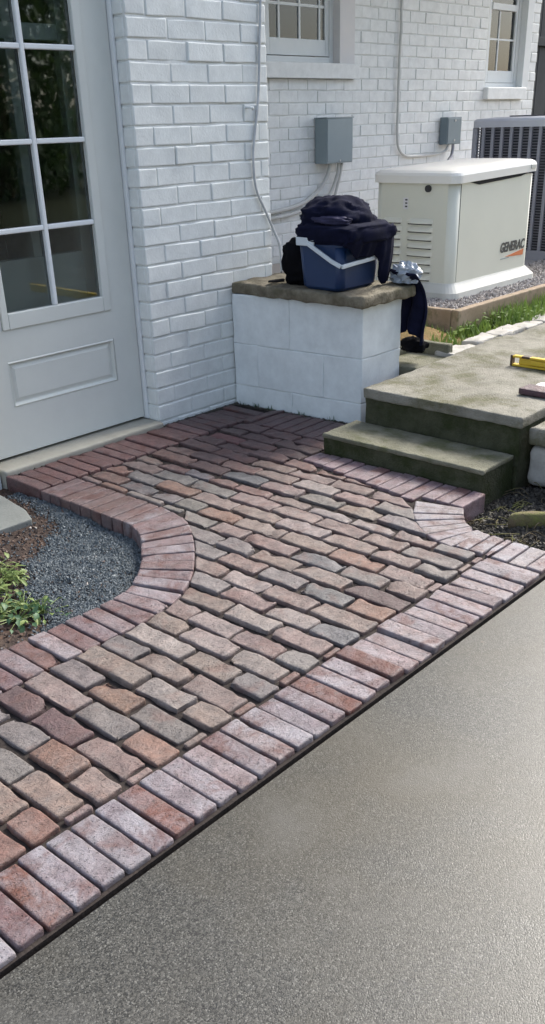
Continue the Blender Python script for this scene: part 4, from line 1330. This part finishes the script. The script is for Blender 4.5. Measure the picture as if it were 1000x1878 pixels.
lvbox(0.045, 0.085, -0.016, 0.016, 0.0391, 0.0485, M['level_dark'], 'vial_mount'); lvbox(0.09, 0.20, -0.0125, -0.0065, 0.013, 0.034, M['yellow'], 'vial_plate')
lvbox(0.16, 0.22, -0.0145, -0.0125, 0.016, 0.031, M['vial'], 'vial', 0.004)
o = rbox('loose_brick', 3.42, 3.51, 1.52, 1.752, 0.2275, 0.253, M['border'], None, r=0.006, step=0.04, amp=0.002, freq=20, seed=131, bottom=True)
o.color = (0.085, 0.042, 0.052, 0.1); tag(o, 'dark purple brick lying loose on the path edge', 'brick')
o = rbox('stone_chip', 3.52, 3.60, 1.60, 1.74, 0.227, 0.243, M['casing'], None, r=0.007, step=0.03, amp=0.004, freq=20, seed=132, bottom=True)
tag(o, 'thin white chip lying beside the loose purple brick', 'chip')

# ------------------------------------------------------------------ left planting bed
def left_in(x, y):          # inside the bed
    if x > 1.86 or y > 3.17: return False
    return y > interp(L_OUT, min(x, 1.859)) + 0.0 if x > 0.2 else y > 2.0
bz = lambda x, y: -0.054 + 0.02 * nz((x, y, 5), 3) + 0.01 * nz((x, y, 2), 12) + 0.030 * max(0, min(1, (1.75 - x) * 2.2)) * max(0, min(1, (y - 2.1) * 2))
bed = heightfield('bed_soil', -1.5, 1.90, 1.96, 3.22, 120, 50, bz, M['soil']); tag(bed, 'brown soil in the planting bed beside the door', 'soil', kind='structure')


G_EDGE = [(2.0, 1.24), (2.16, 1.33), (2.28, 1.375), (2.44, 1.467), (2.535, 1.623), (2.669, 1.772), (2.93, 1.85), (3.2, 1.86)]


def gravel_pick(rr):
    while True:
        x, y = rr.uniform(1.15, 1.86), rr.uniform(2.0, 3.1)
        if not left_in(x - .006, y): continue
        edge = interp([(q[0], q[1]) for q in G_EDGE], y) + 0.05 * nz((x, y, 0), 9)
        if x < edge and rr.random() > 0.02 + 0.6 * max(0, 1 - (edge - x) / 0.07): continue
        return x, y


o = stones('bed_gravel', 16000, gravel_pick, lambda x, y: bz(x, y) + 0.006, 0.003, 0.0062, M['gravel'], None, 11)
tag(o, 'blue grey crushed stone filling the curve of the planting bed', 'gravel', kind='stuff')


def bed_pick(rr):
    while True:
        x, y = rr.uniform(0.85, 1.84), rr.uniform(2.02, 3.15)
        if left_in(x - .01, y): return x, y


o = stones('soil_clods', 5200, bed_pick, lambda x, y: bz(x, y) - 0.001, 0.003, 0.011, M['clods'], None, 12)
tag(o, 'crumbs of soil and pebbles in the planting bed', 'soil', kind='stuff')
o = rbox('flagstone', 1.20, 1.725, 2.765, 3.13, -0.085, -0.022, M['flag'], None, r=0.005, step=0.04, amp=0.004, freq=8, seed=141, bottom=True,
         warp=lambda p: Vector((p.x + (p.y - 2.765) * 0.14 - max(0, 2.86 - p.y) * 0.25, p.y + (1.725 - p.x) * 0.02, p.z)))
tag(o, 'grey flagstone in the planting bed below the door', 'flagstone')


def leaf_mesh(L, Wd, fold, droop, mat, notch=0):
    b = MB(); n = 6
    for i in range(n + 1):
        t = i / n
        w_ = Wd * math.sin(math.pi * min(1, t * 0.92 + 0.06)) ** 0.8 * (1 - 0.25 * t)
        if notch: w_ *= 1 + 0.18 * math.cos(t * 26)
        z = -droop * t * t
        b.v += [(L * t, -w_, z + fold * w_), (L * t, 0, z), (L * t, w_, z + fold * w_)]
    for i in range(n):
        for k in (0, 1): b.f.append((i * 3 + k, i * 3 + k + 1, i * 3 + 4 + k, i * 3 + 3 + k))
    me = b.mesh('leaf', (0, 0, 0), True); me.materials.append(mat)
    return me


def leafy(name, base_pts, label, metas, n_leaves, height, spread, seed):
    rng = random.Random(seed)
    t_ = thing(name, base_pts[0], label, 'plant')
    st = MB(); tips = []
    for k in range(n_leaves):
        bx, by, bz_ = rng.choice(base_pts)
        a = rng.uniform(0, 2 * math.pi); rr_ = spread * math.sqrt(rng.random()); h = height * rng.uniform(0.3, 1.0) * (1 - 0.5 * rr_ / spread)
        tip = Vector((bx + rr_ * math.cos(a), by + rr_ * math.sin(a), bz_ + h))
        st.tube([(bx, by, bz_), Vector((bx, by, bz_)).lerp(tip, .5) + Vector((0, 0, h * .25)), tip], 0.0016, 4, 0.0010)
        tips.append((tip, a))
    st.build('stems', M['leaf'], t_, origin=base_pts[0])
    for tip, a in tips:
        o = bpy.data.objects.new('leaf', rng.choice(metas)); link(o, t_, tip)
        s_ = rng.uniform(0.45, 0.95); o.scale = (s_, s_, s_)
        o.rotation_euler = (rng.gauss(0, .35), rng.gauss(0.25, .35), a + rng.gauss(0, .5))
    return t_


LM = [leaf_mesh(0.036, 0.011, 0.35, 0.010, M['leaf'], 1), leaf_mesh(0.030, 0.010, 0.3, 0.008, M['leaf'], 1), leaf_mesh(0.042, 0.008, 0.4, 0.014, M['leaf'], 0)]
LD_ = [leaf_mesh(0.034, 0.012, 0.3, 0.010, M['leaf_dark'], 1), leaf_mesh(0.028, 0.010, 0.35, 0.008, M['leaf_dark'], 1)]
zb = lambda x, y: bz(x, y)
leafy('leafy_plant', [(1.36, 2.50, zb(1.36, 2.5)), (1.30, 2.46, zb(1.3, 2.46)), (1.34, 2.42, zb(1.34, 2.42)), (1.27, 2.38, zb(1.27, 2.38))], 'bright green leafy plant at the left edge of the planting bed', LM, 130, 0.060, 0.090, 5)
leafy('leafy_plant', [(1.30, 2.24, zb(1.3, 2.24)), (1.25, 2.20, zb(1.25, 2.2)), (1.32, 2.17, zb(1.32, 2.17)), (1.24, 2.27, zb(1.24, 2.27))], 'darker glossy green plant near the brick edging', LD_ + LM[:1], 130, 0.055, 0.078, 6)

# ------------------------------------------------------------------ right-hand soil bed
def right_z(x, y): return -0.075 + 0.05 * max(0, 1 - math.hypot((x - 2.86) / .26, (y - 1.33) / .20)) + 0.016 * nz((x, y, 8), 9) + 0.010 * nz((x, y, 4), 26)
rb = heightfield('dark_soil', 2.50, 3.50, 0.9, 2.36, 70, 100, lambda x, y: (right_z(x, y) if y < 1.62 or x > 3.1 else -0.16) - (0.09 if y < 1.085 or x < 2.57 else 0), M['dark_soil'])
tag(rb, 'dark soil between the curved edging and the step', 'soil', kind='structure')


def right_pick(rr):
    while True:
        x, y = rr.uniform(2.58, 3.2), rr.uniform(1.09, 1.58)
        if x < 2.885 and y > 1.555: continue
        if y > 1.40 and x < 2.60 + (y - 1.40) * 0.8: continue
        return x, y


o = stones('dark_clods', 5200, right_pick, lambda x, y: right_z(x, y), 0.003, 0.012, M['dclods'], None, 15)
tag(o, 'loose dark soil crumbs and small stones by the step', 'soil', kind='stuff')
rng = random.Random(77)
b = MB()
for k in range(120):
    x, y = right_pick(rng)
    a = rng.uniform(0, 6.28); L = rng.uniform(0.03, 0.10)
    p0 = Vector((x, y, right_z(x, y) + .004)); p2 = p0 + Vector((math.cos(a) * L, math.sin(a) * L, rng.uniform(-.004, .008)))
    p1 = (p0 + p2) / 2 + Vector((rng.gauss(0, .012), rng.gauss(0, .012), rng.uniform(0.004, .02)))
    b.tube(smooth_path([p0, p1, p2], 3), rng.uniform(.0010, .0022), 4)
o = b.build('root_litter', M['wood_bark'], None, smooth=True); tag(o, 'thin dry roots and straw scattered on the dark soil', 'roots', kind='stuff')
o = rbox('mossy_log', 2.735, 2.80, 0.98, 1.40, -0.055, 0.006, M['wood_bark'], None, r=0.020, step=0.03, amp=0.018, freq=10, seed=151, bottom=True, amp2=0.004,
         warp=lambda p: Vector((p.x + (1.40 - p.y) * 0.62, p.y, p.z + (1.40 - p.y) * 0.06)))
tag(o, 'mossy piece of wood half buried in the dark soil', 'log')
b = MB(); b.tube([(3.30, 1.560, 0.012), (3.30, 1.30, 0.012), (3.30, 1.0, 0.012)], 0.055, 16)
pp = thing('white_pipe', (3.18, 1.45, -0.03), 'white rounded pipe end at the right edge above the soil', 'pipe')
PA = Vector((3.145, 1.435, 0.005)); PD = Vector((0.25, -1, 0.02)).normalized()
b = MB(); b.tube([PA, PA + PD * 0.02, PA + PD * 0.5], 0.042, 18); b.build('pipe_barrel', M['white_pl'], pp, smooth=False)
b = MB(); b.tube([PA + PD * 0.004, PA + PD * 0.045], 0.047, 18); b.build('pipe_collar', M['white_pl'], pp, smooth=False, bevel=0.003)

# ------------------------------------------------------------------ weeds and grass on the terrace
rng = random.Random(5)
b = MB()


def blade(x, y, z, h, wd, a, lean):
    d = Vector((math.cos(a), math.sin(a), 0)); s_ = Vector((-math.sin(a), math.cos(a), 0))
    p = Vector((x, y, z))
    q1 = p + d * lean * 0.4 + Vector((0, 0, h * 0.6)); q2 = p + d * lean + Vector((0, 0, h))
    b.add([p - s_ * wd, p + s_ * wd, q1 + s_ * wd * .8, q1 - s_ * wd * .8, q2], [(0, 1, 2, 3), (3, 2, 4)])


for k in range(9000):
    x = 4.0 + rng.random() ** 1.2 * 4.4; y = rng.uniform(2.44, 2.69)
    if x < 4.45: y = rng.uniform(2.46, 2.95)
    dens = 0.5 + nz((x * 2, y * 3, 0), 2.2)
    if x < 4.45: dens *= 0.40
    if rng.random() > dens + 0.15: continue
    h = rng.uniform(0.02, 0.095) * (1.2 if x > 4.8 else 0.75)
    blade(x, y, 0.17, h + 0.01, rng.uniform(.002, .006), rng.uniform(0, 6.28), rng.uniform(.005, .05))
for k in range(1100):                     # broad-leaved weeds
    x = rng.uniform(4.25, 7.5); y = rng.uniform(2.46, 2.68)
    if nz((x * 2, y * 3, 7), 2.2) < -0.05: continue
    a = rng.uniform(0, 6.28); L = rng.uniform(.02, .04); z = 0.19 + rng.uniform(0.0, 0.06)
    d = Vector((math.cos(a), math.sin(a), rng.uniform(-.1, .4))); s_ = Vector((-math.sin(a), math.cos(a), 0)) * L * .38
    p = Vector((x, y, z)); b.add([p, p + d * L * .5 - s_, p + d * L, p + d * L * .5 + s_], [(0, 1, 2, 3)])
for k in range(260):                     # tufts between the edging stones
    x = rng.uniform(3.95, 7.5); y = 2.415 + .006 * (x - 4) + rng.choice((-.055, .05)) + rng.gauss(0, .008)
    blade(x, y, 0.20, rng.uniform(.015, .04), .002, rng.uniform(0, 6.28), rng.uniform(.004, .02))
o = b.build('weeds', M['grass'], None, fixn=False); tag(o, 'green weeds and grass between the edging stones and the timber', 'weeds', kind='stuff')
# a few weeds rooted in the joint at the foot of the block wall
b = MB()
for k in range(46):
    y = rng.choice((2.62, 2.78, 2.80, 2.98, 3.06, 3.15, 3.165)) + rng.gauss(0, .012)
    if y > 3.19 or y < 2.5: continue
    blade(3.296 - .098 * (y - 2.475), y, -0.01, rng.uniform(.01, .035), .0022, rng.uniform(2, 4.3), rng.uniform(.003, .014))
o = b.build('joint_weeds', M['leaf_dark'], None, fixn=False); tag(o, 'tiny dark weeds at the foot of the white block wall', 'weeds', kind='stuff')

# ------------------------------------------------------------------ dark board fence beyond the house corner
fc = thing('board_fence', (11.6, 6.0, 0), 'dark grey board fence beyond the house corner', 'fence')
for k in range(16):
    x = 9.6 + 0.30 * k
    b = MB(); b.box(x, x + 0.288, 6.0, 6.03, 0.0, 3.2); b.build('board', M['fence'], fc, bevel=0.004)
b = MB(); b.box(9.55, 14.5, 5.955, 5.998, 1.93, 2.02); b.build('rail', M['fence'], fc, bevel=0.004)
b = MB(); b.box(9.55, 14.5, 5.955, 5.998, 0.5, 0.59); b.build('rail', M['fence'], fc, bevel=0.004)

# ------------------------------------------------------------------ trees across the driveway (seen in the glass and gloss)
rng = random.Random(31)
b = MB(); tk = MB()
for k in range(11):
    tx, ty = -14 + 2.9 * k + rng.gauss(0, .5), -15.0 + rng.gauss(0, .7)
    if k >= 11: tx, ty = -9.5 + rng.gauss(0, .6), -9 + 2.7 * (k - 11)
    h = rng.uniform(6.5, 8.5)
    tk.tube([(tx, ty, -.2), (tx + rng.gauss(0, .15), ty, h * .4), (tx + rng.gauss(0, .3), ty + .2, h * .8)], 0.20, 8, 0.06)
    for c in range(50):
        cx, cy, cz = tx + rng.gauss(0, 1.15), ty + rng.gauss(0, .8), h * rng.random() ** 1.3 + 0.3
        for q in range(80):
            p = Vector((cx + rng.gauss(0, .5), cy + rng.gauss(0, .5), cz + rng.gauss(0, .45)))
            e = Euler((rng.uniform(0, 6), rng.uniform(0, 6), rng.uniform(0, 6))).to_matrix()
            L = rng.uniform(.09, .16)
            b.add([p + e @ Vector((-L, 0, 0)), p + e @ Vector((0, -L * .5, 0)), p + e @ Vector((L, 0, 0)), p + e @ Vector((0, L * .5, 0))], [(0, 1, 2, 3)])
wd = b.build('woodland', M['tree_leaf'], None, fixn=False); tag(wd, 'leafy woodland across the driveway', 'woodland', kind='stuff')
tk.build('trunks', M['wood_bark'], wd, fixn=False)

# dirt gathered at the foot of the walls and along the driveway edge
def foot_pick(rr):
    t_ = rr.random()
    if t_ < 0.40: return rr.uniform(2.74, 3.24), 3.194 + rr.gauss(0, .006)
    if t_ < 0.84:
        y_ = rr.uniform(2.40, 3.19); return 3.293 - 0.098 * (y_ - 2.475) + rr.gauss(0, .008), y_
    return rr.uniform(1.88, 2.74), 3.180 + rr.gauss(0, .003)
o = stones('dirt_crumbs', 2600, foot_pick, lambda x, y: -0.010, 0.002, 0.0065, M['dclods'], None, 19)
tag(o, 'dark dirt crumbs along the foot of the walls', 'dirt', kind='stuff')
